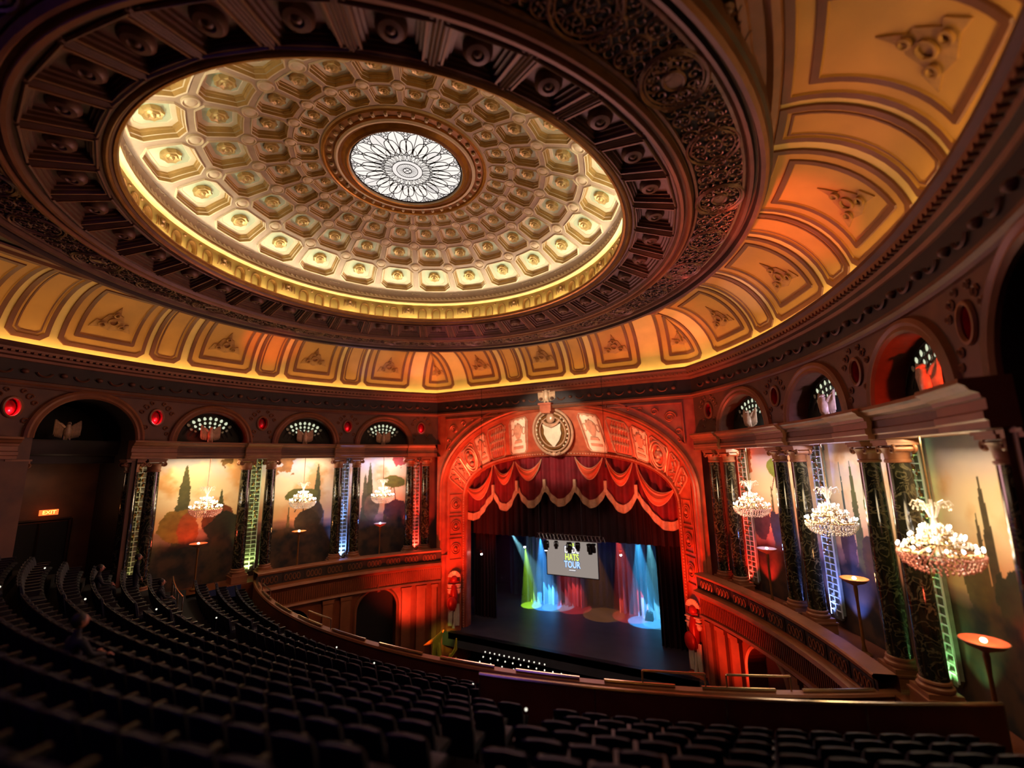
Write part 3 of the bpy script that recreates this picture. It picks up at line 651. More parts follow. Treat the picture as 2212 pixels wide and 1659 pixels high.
# ================================================================ ENTABLATURE, LOGGIA, MURALS
for side, nm in ((-1, 'left'), (1, 'right')):
    wl = walls[side]
    ssE = [s for s in SS if D2(1.5) < s < LA]+[D2(1.5), LA+.02]; ssE.sort()
    prof = [(-.17, -.824), (.0, -.824), (.062, -.826), (.064, -.836), (.054, -.842), (.048, -.852), (.034, -.858), (.032, -.868), (.026, -.870), (.026, -.892), (.034, -.896), (.034, -.912), (.028, -.916), (.028, -.930), (-.095, -.930), (-.095, -.915), (-.17, -.915)]
    b = MB(); sweep(b, prof, side, ssE, 0, [0, 0, 1, 0, 1, 0, 0, 1, 0, 1, 0, 1, 0, 1, 0, 0]); obj('entablature', b, ['wallbrown', 'wallmould'], wl)
    ssF = [s for s in SS if -1.9 < s < D2(-8.6)]+[D2(-8.6)]; b = MB(); sweep(b, prof, side, ssF, 0); obj('entablature', b, ['wallmould'], wl)
    # breakfronts over the column pairs
    for th in (39.6, 27.8, 15.4, 2.8):
        s0, s1 = D2(th)-.115, min(D2(th)+.115, LA-.005); sx_ = list(np.linspace(s0, s1, 6)); b = MB()
        pr = [(d+.02 if d > 0 else d, z) for d, z in prof[1:14]]
        sweep(b, pr, side, sx_, 0)
        for s in (s0, s1): b.add([(*off(s, side, d), z) for d, z in pr]+[(*off(s, side, 0), -.93)], [tuple(range(len(pr)+1))])
        obj('breakfront', b, ['wallmould'], wl)
    # loggia: floor, soffit, mural wall
    b = MB(); q = lambda th, r, z: sidept(side, th, r, z)
    ths = np.linspace(1.5, 44.5, 24)
    b.grid([[q(t, 2.84, -1.752) for t in ths], [q(t, 3.06, -1.752) for t in ths]], 0); obj('loggia_floor', b, ['railbrown'], wl)
    b = MB()
    for e in (1.5, 44.4): b.quad(q(e, 2.86, -1.75), q(e, 3.06, -1.75), q(e, 3.06, -.83), q(e, 2.86, -.83))
    obj('loggia_end', b, ['wallbrown'], wl)

def fbm(x, y, seed, oct_=5):
    """value noise on a grid, vectorised"""
    out = np.zeros_like(x); amp = 1; tot = 0
    for o in range(oct_):
        g = np.random.default_rng(seed*17+o).random((64, 64)); xi = np.floor(x).astype(int); yi = np.floor(y).astype(int); fx = x-xi; fy = y-yi
        fx = fx*fx*(3-2*fx); fy = fy*fy*(3-2*fy); G = lambda a, c: g[a % 64, c % 64]
        out += amp*(G(xi, yi)*(1-fx)*(1-fy)+G(xi+1, yi)*fx*(1-fy)+G(xi, yi+1)*(1-fx)*fy+G(xi+1, yi+1)*fx*fy); tot += amp; amp *= .5; x = x*2.03+7; y = y*2.03+3
    return out/tot
def mixc(a, b_, t): t = np.clip(t, 0, 1)[..., None]; return a*(1-t)+b_*t
def mural_paint(u, v, seed, trees):
    """u: metres along, v: 0 bottom..1 top; returns linear rgb"""
    A = lambda h: np.array(lin(h))
    sky = mixc(A('#e9b878')[None, None]*np.ones((*u.shape, 3)), A('#8f9db0')[None, None], (v-.55)*2.4)
    sky = mixc(sky, A('#f0d8a8')[None, None], 1-np.abs(v-.62)/.16); sky = mixc(sky, A('#c8866a')[None, None], (.52-v)*3)
    n = fbm(u*.55+seed, v*5.5, seed); n2 = fbm(u*1.1+3*seed, v*9, seed+5)
    cl = np.clip((n-.47)*6, 0, 1); colr = mixc(A('#d79a52')[None, None]*np.ones((*u.shape, 3)), A('#f1cf98')[None, None], (n2-.4)*5)
    img = mixc(sky, colr, cl*np.clip((v-.38)*4, 0, 1)*.85)
    img = mixc(img, A('#7f7f92')[None, None], np.clip((.45-n)*5, 0, 1)*np.clip((v-.72)*4, 0, .7))
    # distant hills
    h = .37+.05*fbm(u*.7, u*0+2, seed+9); img = mixc(img, A('#a0705a')[None, None], (h-v)*40)
    for kind, x, top, wd, colh in trees:
        c = A(colh)
        if kind == 'cypress':
            base = .2; t = (v-base)/(top-base); wv = 2.1*wd*np.clip(1-t, 0, 1)**.62*np.clip(t*5, 0, 1)**.3*(1+.7*(fbm(u*3, v*40, seed+3)-.5)); m = (np.abs(u-x) < wv) & (v > base) & (v < top)
        elif kind == 'pine':
            r = ((u-x)/wd)**2+((v-top)/.055)**2+.9*(fbm(u*2.5, v*22, seed+4)-.5); m = (r < 1)
            trunk = (np.abs(u-x-.35*(top-v)*3) < .035) & (v < top) & (v > .25); trunk |= (np.abs(u-x+1.0*(top-v)*3-.05) < .03) & (v < top) & (v > top-.14)
            img = np.where(trunk[..., None], A('#5a3a26'), img)
        elif kind == 'foliage':
            r = ((u-x)/wd)**2+((v-top)/.20)**2+2.2*(fbm(u*3, v*24, seed+6)-.5); m = r < .8
        elif kind == 'bush':
            r = ((u-x)/wd)**2+((v-top)/.11)**2+1.1*(fbm(u*2.2, v*18, seed+8)-.5); m = r < 1
        elif kind == 'ruin':
            m = (np.abs(u-x) < wd) & (v < top) & (v > .2); stripe = (np.floor(v*60) % 2)*.25; img = np.where(m[..., None], c*(1-stripe[..., None]), img); continue
        shade = .55+.9*fbm(u*4, v*40, seed+11); img = np.where(m[..., None], c*np.clip(shade, .3, 1.4)[..., None], img)
    h = .30+.10*fbm(u*1.1, u*0, seed+2)-.0; g = fbm(u*2.2, v*16, seed+12)
    img = mixc(img, mixc(A('#4a3018')[None, None]*np.ones((*u.shape, 3)), A('#15120c')[None, None], (g-.35)*3), (h-v)*22)
    return np.clip(img, 0, 1)
TREES = {(-1, 9.2): [('bush', 3.7, .44, .8, '#7a3a14'), ('cypress', 2.0, .84, .24, '#4d4a1e'), ('bush', 1.9, .42, .9, '#8f6a1c'), ('bush', 2.35, .39, .45, '#a04e18'), ('cypress', 3.75, .66, .14, '#4a4a24'), ('bush', 4.0, .38, .9, '#2a2410'), ('foliage', 3.9, 1.0, .5, '#6a4a1e')],
         (-1, 21.4): [('foliage', 1.7, .95, 1.0, '#8a5a24'), ('cypress', 3.8, .84, .17, '#4d4a1e'), ('pine', 2.9, .58, .95, '#5a5a1e'), ('ruin', 3.7, .44, .6, '#6a6470'), ('cypress', 2.2, .5, .06, '#6a5a30'), ('bush', 3.7, .40, .5, '#4a3c2a'), ('bush', 3.3, .34, .8, '#3a3020')],
         (-1, 33.5): [('foliage', 4.1, .95, .6, '#a2453a'), ('cypress', 2.0, .84, .18, '#4d4a1e'), ('cypress', 1.7, .74, .15, '#5a5430'), ('pine', 3.6, .66, .8, '#5f641e'), ('cypress', 3.1, .50, .08, '#55401e'), ('bush', 2.2, .44, .5, '#7a6040'), ('bush', 3.8, .40, .8, '#4a3030')],
         (1, 9.2): [('cypress', 1.75, .76, .13, '#4d4020'), ('cypress', 1.45, .64, .09, '#5a4a28'), ('bush', 2.5, .38, .9, '#2c3214'), ('foliage', 2.9, .7, .15, '#6a5a1e'), ('bush', 1.1, .42, .45, '#5c4a1c'), ('bush', 3.6, .36, .9, '#3a3416')],
         (1, 21.4): [('foliage', .35, 1.0, .4, '#6d6a80'), ('cypress', 1.15, .80, .05, '#4f5a48'), ('cypress', 1.7, .80, .13, '#5a5a28'), ('pine', 2.6, .60, .5, '#6a7a1e'), ('bush', 1.1, .42, .4, '#5a4040'), ('bush', 2.2, .36, .5, '#4a3a24')],
         (1, 33.5): [('foliage', .5, .85, .5, '#b0582c'), ('pine', 2.5, .76, .5, '#6a7a24'), ('cypress', 2.1, .66, .08, '#5a6a3c'), ('bush', 2.2, .40, .4, '#2c3a48'), ('bush', 1.2, .42, .6, '#4a3a3c')]}
TP = [39.7, 27.5, 15.2, 2.95]
for side, nm in ((-1, 'left'), (1, 'right')):
    for bi, th in enumerate(ARCH):
        nu, nv = 150, 190; t1 = th+6.1; t0_ = th-6.1; ua = np.linspace(0, 1, nu)
        # u grows away from the camera side for both walls: from low theta to high theta on the left seen left to right
        T_ = R(t0_)+(R(t1)-R(t0_))*ua; V_ = np.linspace(0, 1, nv); rr = 3.035
        X = side*(-1.05+rr*np.cos(T_)); Y = -.27+rr*np.sin(T_); Zv = -1.75+(.93)*V_
        xs = np.repeat(X[None], nv, 0).ravel()*S; ys = np.repeat(Y[None], nv, 0).ravel()*S; zs = np.repeat(Zv[:, None], nu, 1).ravel()*S+Z0
        me = bpy.data.meshes.new('mural'); i = np.arange(nu-1)[None]+np.arange(nv-1)[:, None]*nu; fs = np.stack([i, i+1, i+1+nu, i+nu], -1).reshape(-1, 4)
        if side > 0: fs = fs[:, ::-1]
        me.from_pydata(np.stack([xs, ys, zs], 1).tolist(), [], fs.tolist()); me.materials.append(MATS['mural'])
        L = rr*R(t1-t0_)*S; uu = ua if side < 0 else ua[::-1]
        U = np.repeat((uu*L)[None], nv, 0); Vv = np.repeat(V_[:, None], nu, 1)
        img = mural_paint(U, Vv, 3+bi+(10 if side > 0 else 0), TREES[(side, th if th in (9.2, 21.4, 33.5) else 33.5)])
        at = me.color_attributes.new('paint', 'FLOAT_COLOR', 'POINT'); at.data.foreach_set('color', np.concatenate([img.reshape(-1, 3), np.ones((nu*nv, 1))], 1).ravel())
        me.update(); o = link('mural', me)
        tag(o, 'painted cypress garden mural behind the %s chandelier from the stage, %s side' % (ORD[bi], nm), 'mural', None, 'thing')
    # wall beside the outer trellis
    b = MB(); b.grid([[sidept(side, t, 3.036, z) for t in np.linspace(39.6, 44.4, 5)] for z in (-1.75, -.83)]); b.grid([[sidept(side, t, 3.036, z) for t in np.linspace(1.5, 3.1, 4)] for z in (-1.75, -.83)])
    obj('loggia_wall', b, ['wallbrown'], walls[side])
    for pi_, (th, c_th) in enumerate(zip([39.5, 28.1, 15.8, 3.2] if side < 0 else [38.4, 27.0, 15.8, 3.4], TP)):
        t = link('trellis_pilaster', None); tag(t, '%s trellised pilaster behind the %s column pair, %s side' % ({(-1, 0): 'red lit', (1, 0): 'red lit', (-1, 1): 'blue lit', (1, 1): 'violet blue lit'}.get((side, pi_), 'greenish' if pi_ == 2 else 'yellowish'), ORD[pi_], nm), 'pilaster', None, 'thing')
        f = lambda u, z, d, th=th, side=side: (lambda p: (p[0], p[1], z))(sidept(side, th+math.degrees(u/3.03), 3.03-d))
        b = MB(); poly = [(-.036, -.935), (-.036, -1.69), (-.02, -1.715), (.02, -1.715), (.036, -1.69), (.036, -.935)]; b.prism(poly, f, 0, .012); obj('panel', b, ['trellisback'], t, False)
        b = MB()
        for x in (-.034, 0, .034): b.box(f(x, (-.935-1.70)/2, .016), (.005, .005, .765), R(90+side*th))
        obj('upright', b, ['trellis'], t, False)
        rzz = -math.atan2(cos(R(th))*side, sin(R(th)))
        sl = MB(); sl.box((0, 0, 0), (.068*S, .004*S, .0045*S)); sme_ = sl.mesh('slat', ['trellis'], False, 'm')
        for k in range(26):
            z = -.955-.0288*k; p = f(0, z, .0175); o = link('slat', sme_, t); o.location = W(*p); o.rotation_euler = (0, 0, R(90+side*th))
        b = MB()
        for k in range(46):
            z = -.95-.5*(k/46)**1.3; x = .02*sin(k*.9)+.008*cos(k*2.3); b.ball(f(x, z, .020), .0035+.0015*(k % 3), 5, 3, (1, 1, 1.4))
        tag(obj('painted_vine', b, ['oldgold'], t), kind='stuff')

# ================================================================ COLUMNS
def make_column():
    parts = []
    b = MB(); b.box((0, 0, -.19), (.70, .70, .36)); b.box((0, 0, -.02), (.76, .76, .05)); parts.append(('pedestal', b.mesh('pedestal', ['wallmould'], False, 'm')))
    b = MB(); b.box((0, 0, .06), (.66, .66, .12)); b.lathe([(.32, .12), (.34, .17), (.33, .22), (.285, .25), (.28, .28), (.30, .31), (.29, .35), (.262, .37)], 24); parts.append(('base', b.mesh('base', ['wallmould'], True, 'm')))
    b = MB(); b.lathe([(.262, .37), (.262, 2.0), (.255, 3.6), (.238, 5.0), (.232, 5.62)], 28); parts.append(('shaft', b.mesh('shaft', ['marble'], True, 'm')))
    b = MB(); b.lathe([(.232, 5.62), (.262, 5.64), (.262, 5.70), (.24, 5.72), (.25, 5.85), (.29, 5.98), (.33, 6.02), (.25, 6.06)], 24)
    for sx in (-1, 1):
        for sy_ in (-1, 1):
            pts = []
            for j in range(16):
                t = j/15; an = PI/2-sx*0-t*2.4*PI; q = .115*(1-.75*t); pts.append((sx*(.27+q*cos(an)), sy_*.22, 5.98+q*sin(an)))
            b.tube(pts, .035, 6)
        b.tube([(sx*.27, -.22, 5.98), (sx*.27, .22, 5.98)], .07, 8)
    b.box((0, 0, 6.13), (.64, .64, .09)); b.box((0, 0, 6.20), (.70, .70, .07)); parts.append(('capital', b.mesh('capital', ['wallmould'], True, 'm')))
    return parts
colp = make_column()
for side, nm in ((-1, 'left'), (1, 'right')):
    for pi_, th in enumerate(TP+[-9.6]):
        for k, t_ in enumerate(((38.1, 40.8), (26.6, 29.4), (13.9, 17.1), (1.5, 3.6), (-11.0, -8.2))[pi_]):
            if side > 0 and pi_ == 4: continue
            p = sidept(side, t_, 2.915, -1.75+.045)
            t = thing('marble_column', 'dark marble column, %s one of the %s pair from the stage, %s wall' % ('farther' if k else 'nearer', (ORD+('fifth',))[pi_], nm), 'column', W(*p), R(90+side*t_))
            t['kind'] = 'thing'
            hh = (-.932+1.705)*S/6.235; t.scale = (1.1, 1.1, hh)
            for n_, me in colp: link(n_, me, t)

# ================================================================ LOGGIA PARAPETS AND BOX FRONTS
for side, nm in ((-1, 'left'), (1, 'right')):
    wl = walls[side]
    def Pb(s, z, d, side=side): r = 2.838+d; t = s/2.838; return (side*(-1.05+r*cos(t)), -.27+r*sin(t), z)
    E2 = lambda th: 2.838*R(th)
    b = MB(); dh = .145
    ops = [dict(c=E2(33.0), hw=.152, zb=lambda s: -2.6, zt=lambda s: -2.10+math.sqrt(max(0, .0232-(s-E2(33.0))**2))*.95, depth=.10, rm=0, bm=1),
           dict(c=E2(20.6), hw=.13, zb=lambda s: -2.6, zt=lambda s: -2.12+math.sqrt(max(0, .0170-(s-E2(20.6))**2)), depth=.06, rm=0, bm=1)]
    sheet(b, Pb, E2(14), E2(43.4), -2.6, -1.75, ops, .04, 0); obj('box_wall', b, ['railbrown', 'black'], wl)
    ths = [s for s in np.linspace(15.6, 43.2, 34)]
    def sw(prof, mats, name, mi=None):
        b = MB()
        for i, ((r0, z0), (r1, z1)) in enumerate(zip(prof, prof[1:])): b.grid([[sidept(side, t, r0, z0) for t in ths], [sidept(side, t, r1, z1) for t in ths]], mi[i] if mi else 0)
        return obj(name, b, mats, wl)
    sw([(2.862, -1.752), (2.862, -1.700), (2.855, -1.694), (2.79, -1.694), (2.784, -1.700), (2.786, -1.712), (2.798, -1.716), (2.800, -1.785), (2.79, -1.790), (2.765, -1.795), (2.760, -1.812), (2.775, -1.818), (2.785, -1.830), (2.808, -1.838), (2.812, -1.935), (2.80, -1.94), (2.795, -1.953), (2.81, -1.96), (2.838, -1.965)],
       ['railbrown', 'wallmould', 'walldark'], 'parapet', [0, 1, 1, 1, 1, 1, 2, 1, 1, 1, 1, 0, 0, 0, 1, 1, 1, 0])
    # pierced panels in the parapet, flutes in the frieze, pilasters
    for k in range(9):
        c = 17.2+k*3.0; b = MB(); f = lambda u, z, d, c=c: (lambda p: (p[0], p[1], z))(sidept(side, c+math.degrees(u/2.8), 2.799-d))
        b.prism([(-.060, -1.722), (-.060, -1.780), (.060, -1.780), (.060, -1.722)], f, -.002, .004, 1)
        for x in (-.04, -.013, .014, .041): b.tube([f(x+.010*cos(t), -1.751+.020*sin(t), .007) for t in [2*PI*j/10 for j in range(10)]], .003, 4, closed=True, mi=0)
        obj('parapet_panel', b, ['wallmould', 'walldark'], wl)
    b = MB()
    for k in range(88):
        c = 16+k*.31; b.box(tuple(sidept(side, c, 2.808, -1.888)), (.007, .010, .078), R(90+side*c))
    tag(obj('fluting', b, ['railbrown'], wl, False), kind='stuff')
    for c in (42.2, 40.0, 37.6, 28.2, 25.6, 16.6):
        b = MB(); f = lambda u, z, d, c=c: (lambda p: (p[0], p[1], z))(sidept(side, c+math.degrees(u/2.8), 2.838-d))
        w_ = .035 if c != 42.2 else .02
        b.prism([(-w_, -1.966), (-w_, -2.6), (w_, -2.6), (w_, -1.966)], f, -.01, .022); b.prism([(-w_-.006, -1.966), (-w_-.006, -1.99), (w_+.006, -1.99), (w_+.006, -1.966)], f, -.01, .032)
        obj('pilaster', b, ['wallmould'], wl, False)
    b = MB(); rows = []
    for dr, dd in ((0, .0), (0, -.008), (.012, -.014), (.022, -.006), (.024, 0)):
        rows.append([Pb(E2(33.0)+(.152+dr), -2.6, dd)]+[Pb(E2(33.0)+(.152+dr)*cos(t), -2.10+(.145+dr)*sin(t), dd) for t in [PI*k/24 for k in range(25)]]+[Pb(E2(33.0)-(.152+dr), -2.6, dd)])
    b.grid(rows); b.box(Pb(E2(33.0), -1.945, -.015), (.03, .03, .05), 0); obj('door_arch', b, ['wallmould'], wl)

# ================================================================ PROSCENIUM WALL
YW = 1.70
fw = struct('wall_front', None, None, 'red lit stage wall round the proscenium arch')
def oc(x, a, b_, n): return b_*max(0, 1-abs(x/a)**n)**(1/n)
PF = lambda s, z, d: (s, YW+d, z)
b = MB(); sheet(b, PF, -1.08, 1.08, -2.6, -.52, [dict(c=0, hw=1.015, zb=lambda s: -2.6, zt=lambda s: -1.2+oc(s, 1.015, .632, 2), depth=.04, rm=0)], .05, 0)
obj('wall_face', b, ['proscenium'], fw)
# outer moulding
def arcpts(a, b_, n, zs, N=72):
    out = []
    for k in range(N+1):
        t = PI*k/N; c, s_ = cos(t), sin(t); out.append((a*math.copysign(abs(c)**(2/n), c), zs+b_*abs(s_)**(2/n)))
    return out
def archrun(mb, prof, n=2, mi=None):
    """prof: (a, b, zs, n, y) rings joined into bands, legs down to the floor"""
    rows = []
    for a, b_, zs, nn, y in prof:
        pts = arcpts(a, b_, nn, zs); rows.append([(a, y, -2.6), (a, y, -2.0)]+[(x, y, z) for x, z in pts]+[(-a, y, -2.0), (-a, y, -2.6)])
    for i in range(len(rows)-1): mb.grid([rows[i], rows[i+1]], mi[i] if mi else 0)
b = MB(); archrun(b, [(1.055, .672, -1.2, 2, YW+.001), (1.050, .667, -1.2, 2, YW-.014), (1.035, .652, -1.2, 2, YW-.018), (1.025, .642, -1.2, 2, YW-.008), (1.015, .632, -1.2, 2, YW-.012), (1.002, .619, -1.2, 2, YW+.01), (.998, .612, -1.2, 2, YW+.035)])
obj('outer_moulding', b, ['proscenium'], fw)
def band(u, v, d=0):
    """u in 0..1 round the arch (0 right springing, 1 left), v 0 outer..1 inner; d lifts towards the hall"""
    t = PI*u; c, s_ = cos(t), sin(t)
    def pt(a, b_, nn, zs, y): return Vector((a*math.copysign(abs(c)**(2/nn), c), y, zs+b_*abs(s_)**(2/nn)))
    p0 = pt(.998, .612, 2, -1.2, YW+.035); p1 = pt(.905, .415, 2.6, -1.335, 1.862); p = p0.lerp(p1, v)
    return Vector((p.x*(1-.55*d), p.y-.75*d, p.z-.45*d*abs(s_)))
def jamb(side, w_, v, d=0):
    """w_: height from -2.6 to -1.2"""
    x0, x1 = .998, .905; z = w_; p = Vector((side*(x0+(x1-x0)*v), YW+.035+(1.862-YW-.035)*v, z)); return Vector((p.x-side*d*.75, p.y-d*.6, p.z))
b = MB(); b.grid([[band(k/64, v) for k in range(65)] for v in np.linspace(0, 1, 7)], 0)
for sd in (1, -1): b.grid([[jamb(sd, z+(-.135*v if z > -1.3 else 0), v) for z in (-2.6, -2.0, -1.5, -1.2)] for v in np.linspace(0, 1, 5)], 0)
obj('splayed_band', b, ['proscenium'], fw)
b = MB(); archrun(b, [(.915, .425, -1.335, 2.6, 1.850), (.905, .415, -1.335, 2.6, 1.838), (.895, .405, -1.335, 2.6, 1.846), (.889, .398, -1.335, 2.6, 1.86), (.883, .393, -1.335, 2.6, 1.856), (.878, .388, -1.335, 2.6, 1.872), (.878, .388, -1.335, 2.6, 1.93)])
obj('inner_moulding', b, ['proscenium'], fw)
bd = MB()
for k in range(150):
    t = PI*k/149; c, s_ = cos(t), sin(t); bd.ball((.898*math.copysign(abs(c)**(2/2.6), c), 1.842, -1.335+.408*abs(s_)**(2/2.6)), .0065, 5, 3)
for sd in (-1, 1):
    for k in range(60): bd.ball((sd*.898, 1.842, -1.345-.02*k), .0065, 5, 3)
tag(obj('bead_moulding', bd, ['relief'], fw), kind='stuff')
# spandrel frames with scrolls
for sd in (-1, 1):
    b = MB(); f = lambda x, z: (sd*x, YW-.006, z)
    arc = [(x, -1.2+oc(x, 1.10, .715, 2)) for x in np.linspace(.46, .985, 14)]
    b.tube([f(x, z) for x, z in [(.46, -.605)]+arc+[(.985, -.605)]], .007, 5, closed=True)
    for cx, cz, q in ((.90, -.70, .045), (.90, -.70, .028), (.80, -.655, .026), (.70, -.635, .018), (.95, -.80, .022), (.955, -.86, .014), (.62, -.625, .012)):
        b.tube([(sd*(cx+q*(1-.05*j)*cos(u)), YW-.004, cz+q*(1-.05*j)*sin(u)) for j, u in enumerate([2*PI*j/12 for j in range(14)])], .005, 4)
    obj('spandrel_relief', b, ['proscenium'], fw)
b = MB(); b.box((0, YW-.005, -.548), (2.1, .02, .012)); obj('string_moulding', b, ['wallmould'], fw, False)
# relief panels round the band
def bandf(uc, half): return lambda x, y, d: tuple(band(uc+x*half, .5+y*.5, d))
def rel_panel(uc, half, kind):
    f = bandf(uc, half); root = None; b = MB()
    fr_ = [(-.88, -.72), (-.88, .72), (-.7, .88), (.7, .88), (.88, .72), (.88, -.72), (.7, -.88), (-.7, -.88)]
    b.tube([f(x, y, .006) for x, y in fr_], .006, 5, closed=True); root = obj('relief_panel', b, ['relief'], fw)
    b = MB()
    if kind == 'urn':
        b.prism([(x*.84, y) for x, y in fr_], f, .001, .004, 1)
        b.prism([(-.12, .15), (-.35, -.15), (-.42, -.45), (-.2, -.6), (.2, -.6), (.42, -.45), (.35, -.15), (.12, .15)], f, .004, .014, 0)
        b.prism([(-.4, .32), (-.3, .18), (.3, .18), (.4, .32)], f, .004, .016, 0); b.prism([(-.5, .62), (-.5, .5), (.5, .5), (.5, .62)], f, .004, .012, 0)
        for sg in (-1, 1):
            b.tube([f(sg*(.25+.2*cos(t)), -.78+.12*sin(t), .008) for t in [PI*j/8+PI for j in range(9)]], .004, 4, mi=0)
            b.tube([f(sg*(.55+.14*cos(t)), -.25+.18*sin(t), .008) for t in [2*PI*j/10 for j in range(12)]], .004, 4, mi=0); b.tube([f(sg*.72, -.7, .006), f(sg*.72, .4, .006)], .004, 4, mi=0)
        for q in range(9): b.ball(f(.3*sin(q*2.1), -.4-.25*abs(cos(q)), .014), .008, 5, 3, mi=0)
        obj('urn_relief', b, ['relief', 'pale'], root)
    elif kind == 'leaf':
        for q in range(-3, 4):
            b.tube([f(q*.24-.35, -.75, .005), f(q*.24, 0, .010), f(q*.24+.35, .75, .005)], .004, 4)
            for y in (-.5, -.1, .3): b.ball(f(q*.24+.45*y, y, .010), .011, 6, 3, (1, .6, 1.6))
        obj('leaf_relief', b, ['relief'], root)
    elif kind == 'medallion':
        for q, h in ((.85, .010), (.66, .008)): b.tube([f(q*cos(t), q*sin(t), h) for t in [2*PI*j/24 for j in range(24)]], .008, 5, closed=True)
        b.ball(f(0, -.1, .012), .030, 10, 6, (1, .5, 1.1)); b.ball(f(0, -.45, .014), .016, 8, 5); b.ball(f(.1, .3, .012), .022, 8, 5, (1, .5, .8))
        obj('medallion_relief', b, ['relief'], root)
    else:
        for q in range(6):
            b.tube([f(.4*cos(t+q)*(1-.1*j)+.2*(-1)**q, -.75+.28*q+.12*sin(t), .007) for j, t in enumerate([2*PI*j/8 for j in range(9)])], .004, 4)
        obj('scroll_relief', b, ['relief'], root)
for sg in (-1, 1):
    for du, hf, kd in ((.095, .032, 'urn'), (.172, .034, 'leaf'), (.237, .028, 'urn'), (.305, .038, 'medallion'), (.372, .026, 'scroll'), (.43, .026, 'scroll')): rel_panel(.5+sg*du, hf, kd)
# jamb panels
for sd in (-1, 1):
    for k, (z0, z1) in enumerate(((-1.42, -1.26), (-1.60, -1.45), (-1.80, -1.63))):
        b = MB(); f = lambda x, y, d, sd=sd: tuple(jamb(sd, y, .5+.34*x, d))
        b.tube([f(-1, z0, .005), f(1, z0, .005), f(1, z1, .005), f(-1, z1, .005)], .005, 4, closed=True)
        zc = (z0+z1)/2
        for q in ((.8, .045), (.5, .03)): b.tube([f(q[0]*cos(t), zc+q[1]*sin(t), .006) for t in [2*PI*j/16 for j in range(16)]], .005, 4, closed=True)
        b.ball(f(0, zc, .008), .016, 8, 5); obj('jamb_panel', b, ['proscenium'], fw)

# crest with eagle, top-level things fixed to the arch
cr_loc = W(0, 1.775, -.757)
crest = thing('oval_crest', 'large oval medallion with pale heraldic shield at the crown of the proscenium arch', 'crest', cr_loc)
def cf(x, y, d): return (x, -d-.34*y*-.0-.25*y, y)
b = MB()
for q, h, r_, mi_ in ((1.0, .10, .085, 0), (.93, .04, .05, 1), (.85, .14, .06, 0), (.74, .16, .05, 1), (.66, .12, .05, 0)):
    b.tube([cf(1.32*q*cos(t), 1.42*q*sin(t), h) for t in [2*PI*j/40 for j in range(40)]], r_, 7, closed=True, mi=mi_)
obj('frame', b, ['relief', 'oldgold'], crest, True, 'm')
b = MB(); b.add([cf(1.25*cos(t), 1.33*sin(t), -.02) for t in [2*PI*j/40 for j in range(40)]], [tuple(range(40))[::-1]]); obj('back_plate', b, ['oldgold'], crest, False, 'm')
b = MB()
for j in range(26):
    t = 2*PI*j/26+.1
    if abs(sin(t)) < .85: b.ball(cf(1.05*cos(t), 1.13*sin(t), .22), .06, 6, 4)
obj('garland', b, ['pale'], crest, True, 'm')
b = MB(); sh = [(-.62, .52), (-.45, .42), (-.3, .5), (0, .34), (.3, .5), (.45, .42), (.62, .52), (.55, .15), (.6, -.1), (.42, -.5), (0, -.98), (-.42, -.5), (-.6, -.1), (-.55, .15)]
b.prism(sh, cf, .02, .16); obj('shield', b, ['pale'], crest, False, 'm')
b = MB(); b.tube([cf(-.62, .75, .15), cf(-.35, .48, .2), cf(0, .38, .22), cf(.35, .48, .2), cf(.62, .75, .15)], [.06, .11, .14, .11, .06], 8); b.ball(cf(0, .86, .15), .30, 12, 8, (1, .7, 1.1)); b.ball(cf(0, 1.2, .18), .16, 8, 6); obj('mask', b, ['relief'], crest, True, 'm')
b = MB(); b.tube([cf(-.4, -1.28, .2), cf(-.15, -1.42, .25), cf(0, -1.32, .25), cf(.15, -1.42, .25), cf(.4, -1.28, .2)], .09, 6); b.ball(cf(.0, -1.38, .28), .16, 8, 6); obj('scroll', b, ['relief'], crest, True, 'm')
b = MB(); b.box((0, -.70, 1.42), (.74, .95, .42)); b.box((0, -.80, 1.68), (.86, 1.05, .12)); b.box((0, -.74, 1.18), (.6, .8, .12)); obj('bracket', b, ['proscenium'], crest, False, 'm')
place_eagle(W(0, 1.66, -.757)+Vector((0, 0, 1.75)), 0, 1.12, 'white eagle statue with spread wings on the bracket above the oval crest')
